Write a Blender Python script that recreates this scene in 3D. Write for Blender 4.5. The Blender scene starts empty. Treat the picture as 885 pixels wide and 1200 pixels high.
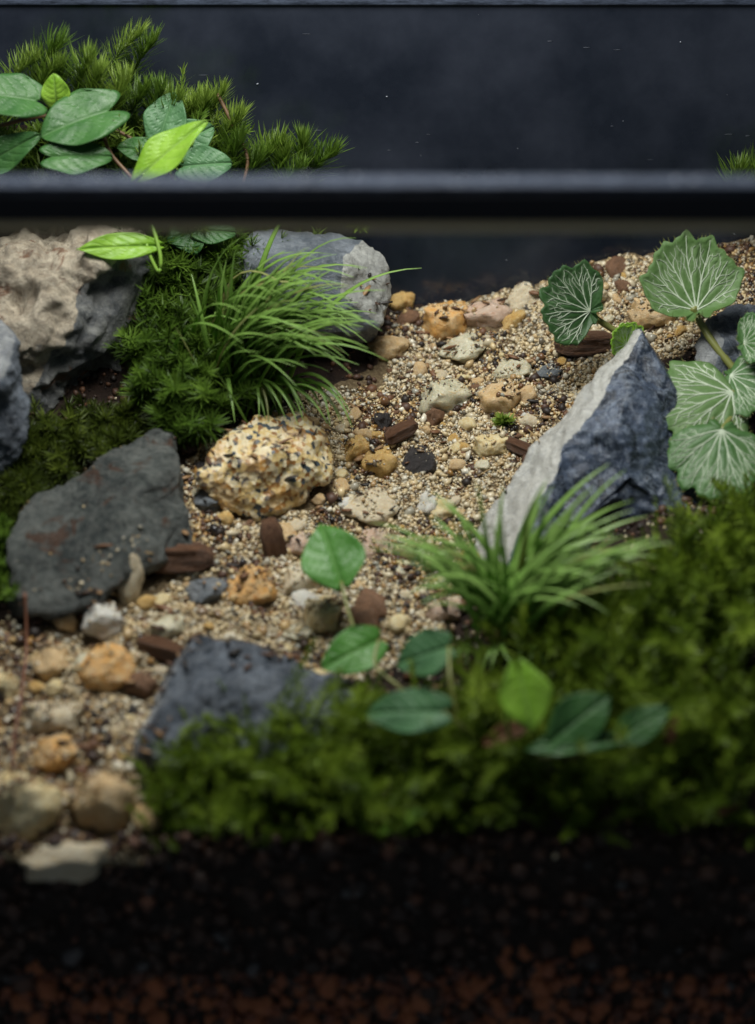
import bpy, bmesh, math, random
import numpy as np
from mathutils import Vector, Matrix, noise
from mathutils.bvhtree import BVHTree

# All shapes are written in centimetres and brought to metres at the very end (CM).
CM = 0.01
S = bpy.context.scene
C = S.collection
R = math.radians
random.seed(7)
rng = np.random.default_rng(11)

# ------------------------------------------------------------------ camera
EYE = Vector((0.0, -34.0, 28.1))
PITCH = R(24.0)
HALF = R(13.0)
cd = bpy.data.cameras.new('camera')
cam = bpy.data.objects.new('camera', cd)
C.objects.link(cam)
cam.location = EYE * CM
cam.rotation_euler = (R(90) - PITCH, 0, 0)
cd.sensor_fit = 'VERTICAL'
cd.sensor_height = 24.0
cd.lens = 12.0 / math.tan(HALF)
cd.clip_start = 0.01
cd.clip_end = 20.0
cd.dof.use_dof = True
cd.dof.focus_distance = 48.0 * CM
cd.dof.aperture_fstop = 5.4
cd.dof.aperture_blades = 0
S.camera = cam

# ------------------------------------------------------------------ light
W = bpy.data.worlds.new('World')
S.world = W
W.use_nodes = True
bg = W.node_tree.nodes['Background']
bg.inputs[0].default_value = (0.74, 0.86, 1.0, 1)
bg.inputs[1].default_value = 0.09
ld = bpy.data.lights.new('grow_lamp', 'AREA')
ld.shape = 'RECTANGLE'
ld.size = 13 * CM
ld.size_y = 10 * CM
ld.energy = 0.80
ld.color = (1.0, 0.98, 0.945)
lamp = bpy.data.objects.new('grow_lamp', ld)
C.objects.link(lamp)
lamp.location = Vector((-1.8, 4.2, 32.5)) * CM
lamp.rotation_euler = (R(16), R(0), 0)

S.view_settings.view_transform = 'Standard'
S.view_settings.look = 'None'
S.view_settings.exposure = 0.0
S.view_settings.gamma = 1.0
S.render.engine = 'CYCLES'
S.cycles.use_denoising = True
S.cycles.max_bounces = 8
S.cycles.transparent_max_bounces = 12
S.cycles.sample_clamp_indirect = 4.0

# ------------------------------------------------------------------ helpers
FPX = 600.0 / math.tan(HALF)
FW = Vector((0, math.cos(PITCH), -math.sin(PITCH)))
UPV = Vector((0, math.sin(PITCH), math.cos(PITCH)))


def ray(px, py):
    return (FW + Vector((1, 0, 0)) * ((px - 442.5) / FPX) - UPV * ((py - 600.0) / FPX))


def at(px, py, Y):
    d = ray(px, py)
    return EYE + d * ((Y - EYE.y) / d.y)


def sst(a, b, x):
    t = min(1.0, max(0.0, (x - a) / (b - a)))
    return t * t * (3 - 2 * t)


ZBX = [-13, -8.6, -4, -2, 0, 1.5, 3.5, 5, 8.6, 13]
ZBZ = [14.0, 13.9, 13.3, 12.3, 11.75, 11.75, 12.3, 12.8, 13.4, 13.6]
DEPTH = 14.4


def g(x, y):
    zb = float(np.interp(x, ZBX, ZBZ))
    z = 6.0 + (zb - 6.0) * y / DEPTH
    z += 2.2 * sst(10.8, 13.2, y) * (1 - sst(-4.4, -2.4, x))          # bank behind the big stones
    z += 0.55 * sst(-0.3, 1.2, x - 0.2 * y) * (1 - sst(3.0, 6.0, y)) * sst(0.0, 1.0, y)  # mound under front moss
    z += 0.7 * sst(3.6, 5.6, x) * sst(1.5, 3.5, y) * (1 - sst(6.0, 8.0, y))
    z += 0.35 * sst(-3.9, -2.5, x) * (1 - sst(1.5, 3.2, y)) * sst(-.2, .6, y)
    z += 0.07 * noise.noise(Vector((x * 3.1, y * 3.1, 5.7)))
    z += 0.16 * noise.noise(Vector((x * .8, y * .8, 3.1))) + 0.06 * noise.noise(Vector((x * 2.6, y * 2.6, 9)))
    return z


def ground(px, py):
    d = ray(px, py)
    t0, t1 = 30.0, 75.0
    p = EYE
    t = t0
    while t < t1:
        p = EYE + d * t
        if p.z < g(p.x, p.y) or p.y > DEPTH:
            break
        t += 0.06
    if p.y > DEPTH:
        p = EYE + d * ((DEPTH - EYE.y) / d.y)
    return Vector((p.x, p.y, p.z))


def ab(px, py, h):
    """the point seen at a pixel that stands h above the ground"""
    d = ray(px, py)
    t = 30.0
    while t < 75:
        p = EYE + d * t
        if p.z - h < g(p.x, p.y): break
        t += .05
    return p


def pxcm(p):
    return FPX / (p - EYE).dot(FW)


def tri_mesh(name, v, f):
    v = np.asarray(v, dtype=np.float32)
    f = np.asarray(f, dtype=np.int32)
    me = bpy.data.meshes.new(name)
    me.vertices.add(len(v))
    me.vertices.foreach_set('co', v.ravel())
    me.loops.add(f.size)
    me.loops.foreach_set('vertex_index', f.ravel())
    me.polygons.add(len(f))
    me.polygons.foreach_set('loop_start', np.arange(len(f), dtype=np.int32) * 3)
    me.update(calc_edges=True)
    return me


def attr(me, name, vals):
    vals = np.asarray(vals, dtype=np.float32)
    if vals.ndim == 2:
        a = me.attributes.new(name, 'FLOAT_COLOR', 'POINT')
        if vals.shape[1] == 3:
            vals = np.concatenate([vals, np.ones((len(vals), 1), np.float32)], 1)
        a.data.foreach_set('color', vals.ravel())
    else:
        a = me.attributes.new(name, 'FLOAT', 'POINT')
        a.data.foreach_set('value', vals.ravel())


def link(name, me, material=None, parent=None, smooth=True):
    o = bpy.data.objects.new(name, me)
    C.objects.link(o)
    if material is not None and len(me.materials) == 0:
        me.materials.append(material)
    if smooth:
        me.polygons.foreach_set('use_smooth', [True] * len(me.polygons))
    if parent is not None:
        o.parent = parent
    return o


def tag(o, label=None, cat=None, group=None, kind=None):
    if label: o['label'] = label
    if cat: o['category'] = cat
    if group: o['group'] = group
    if kind: o['kind'] = kind
    return o


def empty(name, loc, label, cat, group=None):
    o = bpy.data.objects.new(name, None)
    C.objects.link(o)
    o.empty_display_size = 0.005
    o.location = loc
    return tag(o, label, cat, group)


def box_mesh(name, x0, x1, y0, y1, z0, z1, bev=0.0):
    bm = bmesh.new()
    bmesh.ops.create_cube(bm, size=1)
    for v in bm.verts:
        v.co = Vector((x0 if v.co.x < 0 else x1, y0 if v.co.y < 0 else y1, z0 if v.co.z < 0 else z1))
    if bev:
        bmesh.ops.bevel(bm, geom=bm.edges[:], offset=bev, segments=2, affect='EDGES', profile=.6)
    me = bpy.data.meshes.new(name)
    bm.to_mesh(me)
    bm.free()
    return me


# ------------------------------------------------------------------ materials
class NT:
    def __init__(s, name):
        s.m = bpy.data.materials.new(name)
        s.m.use_nodes = True
        s.t = s.m.node_tree
        s.t.nodes.clear()
        s.out = s.t.nodes.new('ShaderNodeOutputMaterial')
        tc = s.t.nodes.new('ShaderNodeTexCoord')
        mp = s.t.nodes.new('ShaderNodeMapping')
        mp.inputs['Scale'].default_value = (1 / CM,) * 3
        s.t.links.new(tc.outputs['Object'], mp.inputs['Vector'])
        s.co = mp.outputs[0]                       # object space in centimetres

    def n(s, typ, **kw):
        nd = s.t.nodes.new(typ)
        for k, v in kw.items():
            setattr(nd, k, v)
        return nd

    def l(s, a, b):
        s.t.links.new(a, b)

    def noise(s, scale, detail=6, rough=.6, co=None, dist=0.0):
        nd = s.n('ShaderNodeTexNoise')
        nd.inputs['Scale'].default_value = scale
        nd.inputs['Detail'].default_value = detail
        nd.inputs['Roughness'].default_value = rough
        nd.inputs['Distortion'].default_value = dist
        s.l(co or s.co, nd.inputs['Vector'])
        return nd.outputs['Fac']

    def voro(s, scale, out='Distance', feature='F1'):
        nd = s.n('ShaderNodeTexVoronoi')
        nd.feature = feature
        nd.inputs['Scale'].default_value = scale
        s.l(s.co, nd.inputs['Vector'])
        return nd.outputs[out]

    def ramp(s, fac, stops, interp='LINEAR'):
        nd = s.n('ShaderNodeValToRGB')
        cr = nd.color_ramp
        cr.interpolation = interp
        while len(cr.elements) < len(stops):
            cr.elements.new(.5)
        for e, (p, c) in zip(cr.elements, stops):
            e.position = p
            e.color = (c, c, c, 1) if isinstance(c, (int, float)) else (*c, 1)
        s.l(fac, nd.inputs[0])
        return nd.outputs[0]

    def mix(s, fac, a, b, mode='MIX'):
        nd = s.n('ShaderNodeMix', data_type='RGBA', blend_type=mode)
        if isinstance(fac, (int, float)): nd.inputs[0].default_value = fac
        else: s.l(fac, nd.inputs[0])
        for i, x in ((6, a), (7, b)):
            if isinstance(x, tuple): nd.inputs[i].default_value = (*x, 1)
            else: s.l(x, nd.inputs[i])
        return nd.outputs[2]

    def math(s, op, a, b=None, clamp=False):
        nd = s.n('ShaderNodeMath', operation=op, use_clamp=clamp)
        for i, x in ((0, a), (1, b)):
            if x is None: continue
            if isinstance(x, (int, float)): nd.inputs[i].default_value = x
            else: s.l(x, nd.inputs[i])
        return nd.outputs[0]

    def at(s, name, out='Fac'):
        nd = s.n('ShaderNodeAttribute', attribute_name=name)
        return nd.outputs[out]

    def bump(s, h, strength=.5, dist=.05):
        nd = s.n('ShaderNodeBump')
        nd.inputs['Strength'].default_value = strength
        nd.inputs['Distance'].default_value = dist * CM
        s.l(h, nd.inputs['Height'])
        return nd.outputs[0]

    def bsdf(s, col, rough=.5, spec=.5, bump=None, sss=0.0, sssr=(.3, .2, .1), transl=0.0, tcol=None):
        p = s.n('ShaderNodeBsdfPrincipled')
        if isinstance(col, tuple): p.inputs['Base Color'].default_value = (*col, 1)
        else: s.l(col, p.inputs['Base Color'])
        if isinstance(rough, (int, float)): p.inputs['Roughness'].default_value = rough
        else: s.l(rough, p.inputs['Roughness'])
        p.inputs['Specular IOR Level'].default_value = spec
        if sss:
            p.inputs['Subsurface Weight'].default_value = sss
            p.inputs['Subsurface Radius'].default_value = sssr
            p.inputs['Subsurface Scale'].default_value = .12 * CM
        if bump is not None: s.l(bump, p.inputs['Normal'])
        sh = p.outputs[0]
        if transl:
            t = s.n('ShaderNodeBsdfTranslucent')
            if tcol is None: tcol = col
            if isinstance(tcol, tuple): t.inputs[0].default_value = (*tcol, 1)
            else: s.l(tcol, t.inputs[0])
            mx = s.n('ShaderNodeMixShader')
            mx.inputs[0].default_value = transl
            s.l(sh, mx.inputs[1])
            s.l(t.outputs[0], mx.inputs[2])
            sh = mx.outputs[0]
        s.l(sh, s.out.inputs['Surface'])
        return s.m


def rock_mat(name, dark, light, crust, crust2, scale=1.0, rough=.5, speck=.5, veins=(.5, .5, .52), stain=None, relief=.85):
    k = NT(name)
    big = k.noise(.55 * scale, 5, .6, dist=.4)
    fine = k.noise(5 * scale, 8, .7)
    big2 = k.noise(2.0 * scale, 7, .72, dist=1.2)
    base = k.mix(k.ramp(k.math('ADD', k.math('MULTIPLY', big, .55), k.math('MULTIPLY', big2, .45)), [(.44, 0.), (.56, 1.)]), dark, light)
    vl = k.noise(.8 * scale, 6, .62, dist=1.5)
    base = k.mix(k.math('MULTIPLY', k.ramp(vl, [(.488, 0.), (.5, 1.), (.512, 0.)]), speck), base, veins)
    base = k.mix(k.math('MULTIPLY', k.ramp(fine, [(.5, 0.), (.72, 1.)]), speck), base, veins)
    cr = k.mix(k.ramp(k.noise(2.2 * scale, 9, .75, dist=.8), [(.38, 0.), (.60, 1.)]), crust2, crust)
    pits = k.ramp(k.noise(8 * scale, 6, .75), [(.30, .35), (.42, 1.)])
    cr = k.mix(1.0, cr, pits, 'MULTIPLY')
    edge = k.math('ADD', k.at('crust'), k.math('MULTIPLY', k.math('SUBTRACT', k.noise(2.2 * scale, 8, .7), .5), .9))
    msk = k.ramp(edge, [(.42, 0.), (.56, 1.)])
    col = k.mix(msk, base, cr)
    if stain:
        col = k.mix(k.ramp(k.noise(1.3 * scale, 6, .65, dist=.6), [(.57, 0.), (.63, .85)]), col, stain)
    mus = k.n('ShaderNodeMapping'); mus.inputs['Rotation'].default_value = (.5, .9, .4); mus.inputs['Scale'].default_value = (1, 3.2, 1); k.l(k.co, mus.inputs[0])
    lay = k.noise(1.5 * scale, 8, .72, mus.outputs[0], .5)
    col = k.mix(k.math('MULTIPLY', k.ramp(k.noise(2.1 * scale, 9, .78, dist=.8), [(.46, 0.), (.5, 1.), (.54, 0.)]), .3), col, tuple(x * .6 for x in dark))
    col = k.mix(k.math('MULTIPLY', k.ramp(k.noise(22 * scale, 3, .6), [(.60, 0.), (.70, 1.)]), .5), col, veins)
    h = k.math('ADD', k.math('ADD', k.noise(3.2 * scale, 10, .74), k.math('MULTIPLY', lay, 1.2)), k.math('MULTIPLY', k.noise(20 * scale, 5, .75), .4))
    return k.bsdf(col, k.ramp(fine, [(.3, rough - .14), (.7, rough + .2)]), .5, k.bump(h, relief, .13))


def pebble_mat(name, a, b, c, rough=.21, sss=.25, sc=2.2):
    """a main colour, b patches, c stain"""
    k = NT(name)
    oi = k.n('ShaderNodeObjectInfo')
    add = k.n('ShaderNodeVectorMath', operation='ADD')
    cmb = k.n('ShaderNodeCombineXYZ')
    sc_ = k.math('MULTIPLY', oi.outputs['Random'], 40.0)
    for i in range(3): k.l(sc_, cmb.inputs[i])
    k.l(k.co, add.inputs[0]); k.l(cmb.outputs[0], add.inputs[1])
    co = add.outputs[0]
    n1 = k.noise(sc, 6, .62, co, .5)
    n2 = k.noise(sc * 1.7, 6, .68, co, .8)
    n3 = k.noise(sc * 7, 6, .7, co)
    col = k.mix(k.ramp(n1, [(.38, 0.), (.62, 1.)]), a, b)
    col = k.mix(k.ramp(n2, [(.56, 0.), (.68, .9)]), col, c)
    col = k.mix(k.ramp(n3, [(.29, .75), (.39, 0.)]), col, tuple(x * .4 for x in c))
    col = k.mix(k.ramp(k.noise(sc * 4.2, 5, .7, co), [(.54, 0.), (.66, .7)]), col, tuple(min(.8, x * 1.35 + .03) for x in b))
    h = k.math('ADD', k.noise(sc * 2.4, 8, .72, co), k.math('MULTIPLY', n3, .5))
    return k.bsdf(col, k.ramp(n3, [(.3, rough), (.7, min(1, rough + .28))]), .5, k.bump(h, .6 if rough > .2 else .3, .09), sss=sss, sssr=(.6, .4, .25))


M = {}
M['r_beige'] = rock_mat('weathered limestone', (.075, .08, .085), (.20, .20, .185), (.56, .485, .37), (.28, .225, .16), 1.0, .55, .35, (.30, .30, .29), stain=(.17, .075, .035))
M['r_blue'] = rock_mat('blue grey limestone', (.045, .056, .075), (.17, .195, .235), (.42, .43, .43), (.24, .25, .27), 1.2, .42, .55, (.34, .37, .41))
M['r_back'] = rock_mat('grey limestone', (.11, .13, .155), (.22, .245, .28), (.52, .52, .48), (.32, .32, .30), 1.1, .5, .3, (.4, .42, .43))
M['r_slate'] = rock_mat('dark damp slate', (.036, .043, .042), (.13, .14, .13), (.19, .175, .14), (.10, .09, .07), 1.3, .36, .55, (.20, .20, .18), stain=(.075, .034, .018))
M['r_big'] = rock_mat('split blue limestone', (.010, .014, .024), (.085, .11, .165), (.50, .49, .45), (.36, .355, .33), 1.0, .20, .5, (.30, .35, .43), stain=None, relief=.4)

k = NT('speckled granite')
v = k.voro(10, 'Color')
sep = k.n('ShaderNodeSeparateColor'); k.l(v, sep.inputs[0])
col = k.ramp(sep.outputs[0], [(0., (.05, .065, .075)), (.13, (.06, .07, .08)), (.14, (.24, .11, .03)), (.30, (.34, .19, .06)), (.31, (.58, .44, .20)), (.55, (.60, .47, .24)), (.56, (.64, .55, .36)), (1., (.70, .62, .45))], 'CONSTANT')
col = k.mix(k.ramp(k.noise(1.5, 5, .6), [(.46, 0.), (.68, .7)]), col, (.48, .26, .07))
col = k.mix(k.ramp(k.noise(2.6, 7, .7), [(.60, 0.), (.68, .9)]), col, (.04, .045, .05))
M['granite'] = k.bsdf(col, .38, .5, k.bump(k.math('ADD', k.voro(10), k.noise(7, 6, .7)), .55, .04), sss=.2)

M['p_cream'] = pebble_mat('cream quartz', (.54, .44, .29), (.62, .54, .40), (.46, .30, .12), .25, .35)
M['p_white'] = pebble_mat('white quartz', (.58, .55, .48), (.66, .64, .58), (.48, .40, .28))
M['p_grey'] = pebble_mat('grey glassy quartz', (.42, .39, .27), (.54, .50, .37), (.44, .32, .14), .14, .6)
M['p_tan'] = pebble_mat('tan quartz', (.56, .37, .17), (.62, .46, .27), (.42, .19, .05))
M['p_orange'] = pebble_mat('rust stained quartz', (.62, .43, .22), (.66, .34, .09), (.48, .15, .02))
M['p_amber'] = pebble_mat('amber quartz', (.46, .27, .07), (.58, .40, .16), (.30, .12, .025), .22, .4)
M['p_pink'] = pebble_mat('pinkish quartz', (.50, .34, .24), (.55, .42, .33), (.34, .14, .07))
M['p_blue'] = pebble_mat('blue grey pebble', (.10, .115, .13), (.17, .18, .19), (.07, .06, .05), .4, 0)
M['p_brown'] = pebble_mat('brown pebble', (.13, .065, .032), (.20, .10, .05), (.06, .03, .018), .42, 0)
M['p_black'] = pebble_mat('black porous pebble', (.016, .014, .015), (.032, .026, .026), (.045, .03, .03), .3, 0, 4)
M['p_yellow'] = pebble_mat('yellow quartz', (.64, .48, .22), (.70, .60, .38), (.50, .29, .08))
M['lava'] = pebble_mat('red lava gravel', (.40, .11, .045), (.48, .17, .07), (.11, .04, .028), .7, 0, 3)

k = NT('bark')
st = k.n('ShaderNodeMapping'); st.inputs['Scale'].default_value = (1.2, 7, 7); k.l(k.co, st.inputs[0])
gr = k.noise(1.6, 8, .7, st.outputs[0], .6)
col = k.ramp(gr, [(.3, (.035, .016, .009)), (.5, (.14, .062, .03)), (.7, (.27, .14, .075))])
M['bark'] = k.bsdf(col, .5, .5, k.bump(gr, .9, .1))
M['straw'] = NT('dry straw').bsdf((.44, .30, .14), .5, .4, transl=.2)
M['root'] = NT('red rootlet').bsdf((.17, .07, .04), .5, .4)

# sand and soil grains carry their own colour
k = NT('sand grain')
M['sand'] = k.bsdf(k.at('col', 'Color'), .24, .5)
k = NT('soil')
n1 = k.noise(3.5, 8, .7); n2 = k.noise(14, 6, .7)
soil = k.ramp(n1, [(.3, (.014, .008, .006)), (.6, (.040, .022, .015)), (.8, (.07, .036, .023))])
sandc = k.ramp(n2, [(.3, (.09, .055, .03)), (.5, (.26, .185, .10)), (.7, (.40, .31, .18))])
msk = k.ramp(k.math('ADD', k.at('sand'), k.math('MULTIPLY', k.math('SUBTRACT', k.noise(2.2, 6, .65), .5), .8)), [(.35, 0.), (.65, 1.)])
M['soil'] = k.bsdf(k.mix(msk, soil, sandc), .62, .4, k.bump(k.math('ADD', n2, n1), .9, .15))
k = NT('soil crumb')
M['crumb'] = k.bsdf(k.at('col', 'Color'), .55, .45)


def moss_mat(name, a, b, c):
    k = NT(name)
    geo = k.n('ShaderNodeNewGeometry')
    t = k.math('ADD', k.at('tone'), k.math('MULTIPLY', k.math('SUBTRACT', geo.outputs['Random Per Island'], .5), .35), True)
    col = k.ramp(t, [(0., a), (.5, b), (1., c)])
    return k.bsdf(col, .45, .4, transl=.42, tcol=col)


M['moss_deep'] = moss_mat('deep green moss', (.030, .056, .007), (.068, .135, .012), (.20, .33, .045))
M['moss_front'] = moss_mat('yellow green moss', (.048, .078, .008), (.115, .19, .014), (.31, .42, .045))
M['moss_olive_shade'] = moss_mat('shade toned olive moss', (.028, .040, .006), (.052, .078, .008), (.17, .22, .03))  # yellower moss, darkened: shade of the stone's overhang is put into its colour
M['moss_back'] = moss_mat('feathery moss', (.04, .085, .012), (.10, .19, .02), (.26, .37, .06))


def blade_mat(name, a, b):
    k = NT(name)
    oi = k.n('ShaderNodeObjectInfo')
    c1 = k.mix(oi.outputs['Random'], a, b)
    col = k.mix(k.math('MULTIPLY', k.at('t'), .55), c1, (.36, .50, .17))
    return k.bsdf(col, .34, .5, k.bump(k.noise(9, 4, .6), .3, .03), transl=.35, tcol=col)


M['blade_dry'] = blade_mat('withered moss blade', (.22, .17, .05), (.30, .24, .09))
M['blade'] = blade_mat('moss blade', (.12, .30, .022), (.22, .43, .05))
M['blade2'] = blade_mat('pale moss blade', (.20, .41, .06), (.32, .54, .12))


def leaf_mat(name, a, b, vein, rough=.3, tr=.3):
    k = NT(name)
    n1 = k.noise(2.4, 5, .6)
    n2 = k.noise(11, 4, .6)
    col = k.mix(k.ramp(n1, [(.35, 0.), (.65, 1.)]), a, b)
    vv = k.at('vein')
    col = k.mix(k.ramp(vv, [(.2, 0.), (1., .5)]), col, vein)
    h = k.math('ADD', k.math('MULTIPLY', n2, .5), k.math('MULTIPLY', vv, -1.0))
    return k.bsdf(col, k.ramp(n2, [(.3, rough), (.7, rough + .2)]), .5, k.bump(h, .6, .04), transl=tr, tcol=col)


M['leaf'] = leaf_mat('dark vine leaf', (.035, .12, .028), (.06, .17, .04), (.11, .24, .08), .38, .25)
M['leaf_mid'] = leaf_mat('green vine leaf', (.085, .26, .040), (.12, .32, .06), (.22, .42, .13), .3, .35)
M['leaf_young'] = leaf_mat('young vine leaf', (.24, .47, .035), (.34, .58, .07), (.40, .60, .18), .28, .4)
M['leaf_blue'] = leaf_mat('bluish vine leaf', (.070, .185, .075), (.10, .24, .095), (.16, .32, .14), .4, .3)
M['sax'] = leaf_mat('saxifrage leaf', (.055, .15, .035), (.09, .20, .055), (.32, .43, .27), .42, .25)
M['sax_dark'] = leaf_mat('dark saxifrage leaf', (.030, .085, .022), (.05, .125, .035), (.22, .34, .18), .4, .22)
M['sax_pale'] = leaf_mat('pale saxifrage leaf', (.10, .20, .05), (.15, .27, .085), (.33, .45, .24), .5, .32)
M['sax_vein'] = NT('saxifrage vein').bsdf((.60, .68, .52), .45, .4, transl=.2)
M['dead'] = leaf_mat('withered leaf', (.15, .055, .022), (.24, .11, .045), (.34, .2, .1), .5, .3)
M['stem_green'] = NT('green stem').bsdf((.20, .34, .05), .35, .5, sss=.2, sssr=(.3, .5, .1))
M['stem_olive'] = NT('olive stem').bsdf((.19, .20, .055), .4, .5)
M['stem_brown'] = NT('brown stem').bsdf((.13, .075, .035), .5, .4)

# glass and frame
k = NT('clear glass')
tr = k.n('ShaderNodeBsdfTransparent'); tr.inputs[0].default_value = (.97, .985, .98, 1)
k.l(tr.outputs[0], k.out.inputs['Surface'])
M['glass'] = k.m
k = NT('dark back pane')
M['pane'] = k.bsdf(k.mix(k.ramp(k.noise(.5, 5, .6), [(.35, 0.), (.7, 1.)]), (.009, .012, .019), (.023, .028, .040)), .14, .5)
k = NT('black rail')
M['rail'] = k.bsdf((.006, .007, .010), .45, .3)
k = NT('ground glass edge')
sm = k.n('ShaderNodeMapping'); sm.inputs['Scale'].default_value = (1, 6, 6); k.l(k.co, sm.inputs[0])
M['edge'] = k.bsdf(k.mix(k.ramp(k.noise(2.4, 8, .8, sm.outputs[0]), [(.38, 0.), (.66, 1.)]), (.008, .012, .020), (.060, .078, .115)), .75, .2)
M['seal'] = NT('clouded sealant bead').bsdf((.62, .59, .48), .5, .4, transl=.75, tcol=(.80, .74, .58))
M['smear'] = NT('water mark').bsdf((.07, .08, .10), .6, .3)
M['dust'] = NT('dust').bsdf((.34, .37, .42), .8, .2)

# ------------------------------------------------------------------ setting: soil
SAND_PX = [(460, 372), (530, 342), (620, 318), (700, 300), (900, 262), (960, 330), (790, 420), (720, 420), (600, 600), (545, 690), (520, 740),
           (420, 800), (230, 860), (160, 1040), (-80, 1060), (-60, 745), (60, 725), (225, 650), (205, 560), (240, 520), (330, 480), (440, 430)]
SAND = [tuple(ground(*p)[:2]) for p in SAND_PX]


def inside(poly, x, y):
    n = len(poly); c = False; j = n - 1
    for i in range(n):
        xi, yi = poly[i]; xj, yj = poly[j]
        if (yi > y) != (yj > y) and x < (xj - xi) * (y - yi) / (yj - yi) + xi:
            c = not c
        j = i
    return c


NX, NY = 220, 150
xs = np.linspace(-11.5, 11.5, NX)
ys = np.linspace(0.05, DEPTH - .02, NY)
V, sandv = [], []
NF = 40
for j in range(NF):                                  # the cut face behind the front pane
    zt = j / NF
    for x in xs:
        z = zt * g(x, .05)
        V.append((x, .10 + .10 * noise.noise(Vector((x * 2, z * 2, 5))) + .06 * noise.noise(Vector((x * 7, z * 7, 2))), z))
        sandv.append(0.)
for y in ys:
    for x in xs:
        z = g(x, y) + .05 * noise.noise(Vector((x * 6, y * 6, 1)))
        V.append((x, y, z))
        sandv.append(1. if inside(SAND, x, y) else 0.)
Fq = []
for j in range(NF + NY - 1):
    for i in range(NX - 1):
        a = j * NX + i
        Fq += [(a, a + 1, a + NX + 1), (a, a + NX + 1, a + NX)]
me = tri_mesh('soil', V, Fq)
attr(me, 'sand', sandv)
soil_o = tag(link('soil', me, M['soil']), 'dark damp soil bed sloping up to the back pane', None, None, 'structure')
TV = [Vector(v) for v in V]
TF = list(Fq)

# ------------------------------------------------------------------ the glass tank
RZ = 18.76
tank = empty('glass_terrarium', (0, 0, 0), 'glass terrarium with black rail along its open top', 'terrarium')
link('front_pane', box_mesh('front_pane', -12, 12, -.42, -.02, 0, RZ - .79), M['glass'], tank, False)
link('front_rail', box_mesh('front_rail', -12, 12, -.62, .02, RZ - .60, RZ - .13, .012), M['rail'], tank)
link('rail_edge', box_mesh('rail_edge', -12, 12, -.60, 0, RZ - .128, RZ, .02), M['edge'], tank)
link('sealant_bead', box_mesh('sealant_bead', -12, 12, -.50, -.08, RZ - .78, RZ - .602, .03), M['seal'], tank)
bp = link('back_pane', box_mesh('back_pane', -14, 14, DEPTH + .01, DEPTH + .4, 0, 18.58), M['pane'], tank, False)
link('back_rail', box_mesh('back_rail', -14, 14, DEPTH - .02, DEPTH + .45, 18.73, 19.3, .03), M['rail'], tank)
link('back_rail_edge', box_mesh('back_rail_edge', -14, 14, DEPTH - .06, DEPTH + .42, 18.585, 18.728, .03), M['edge'], tank)
link('tank_floor', box_mesh('tank_floor', -12, 12, -.42, DEPTH + .4, -.4, -.02), M['rail'], tank, False)

ICO = bmesh.new(); bmesh.ops.create_icosphere(ICO, subdivisions=1, radius=1)
ICO_V = np.array([v.co[:] for v in ICO.verts]); ICO_F = np.array([[v.index for v in f.verts] for f in ICO.faces]); ICO.free()


def rand_rot(n):
    q = rng.normal(size=(n, 4)); q /= np.linalg.norm(q, axis=1)[:, None]
    w, x, y, z = q.T
    return np.stack([1 - 2 * (y * y + z * z), 2 * (x * y - z * w), 2 * (x * z + y * w),
                     2 * (x * y + z * w), 1 - 2 * (x * x + z * z), 2 * (y * z - x * w),
                     2 * (x * z - y * w), 2 * (y * z + x * w), 1 - 2 * (x * x + y * y)], 1).reshape(n, 3, 3)


def grains(name, P, size, col, material, jag=.28, smooth=False, sq=.7):
    """many small crumbs joined into one mass; col one colour per crumb"""
    n = len(P)
    sc = size[:, None] * rng.uniform(sq, 1.2, (n, 3))
    v = ICO_V[None] * (1 + rng.uniform(-jag, jag, (n, len(ICO_V), 1)))
    v = v * sc[:, None, :]
    v = np.einsum('nij,nkj->nki', rand_rot(n), v) + np.asarray(P)[:, None, :]
    f = ICO_F[None] + (np.arange(n) * len(ICO_V))[:, None, None]
    me = tri_mesh(name, v.reshape(-1, 3), f.reshape(-1, 3))
    if col is not None:
        attr(me, 'col', np.repeat(col, len(ICO_V), 0))
    return link(name, me, material, None, smooth)


# dust on the back pane
n = 40
P = np.stack([rng.uniform(-9, 9, n), np.full(n, DEPTH), rng.uniform(12.5, 18.4, n)], 1)
dust = grains('dust', P, rng.gamma(.9, .009, n) + .003, None, M['dust'], sq=.4)
dust.parent = bp; tag(dust, kind='stuff')
n = 420
P = np.stack([rng.uniform(-7, 7, n), rng.uniform(-.6, -.02, n), np.full(n, RZ)], 1)
o = grains('rail_dust', P, rng.gamma(1.0, .010, n) + .004, None, M['dust'], sq=.3)
o.parent = tank; tag(o, kind='stuff')
n = 24                                               # short scratches and water marks
v = ICO_V[None] * np.stack([rng.uniform(.03, .14, n), np.full(n, .004), rng.uniform(.003, .010, n)], 1)[:, None, :]
P = np.stack([rng.uniform(-9, 9, n), np.full(n, DEPTH + .006), rng.uniform(14.5, 18.3, n)], 1)
o = link('pane_scratches', tri_mesh('pane_scratches', (v + P[:, None]).reshape(-1, 3), (ICO_F[None] + (np.arange(n) * 12)[:, None, None]).reshape(-1, 3)), M['smear'], bp)
tag(o, kind='stuff')

# ------------------------------------------------------------------ stones
ROCKS = []     # (verts, faces) for dropping sand on


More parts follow.
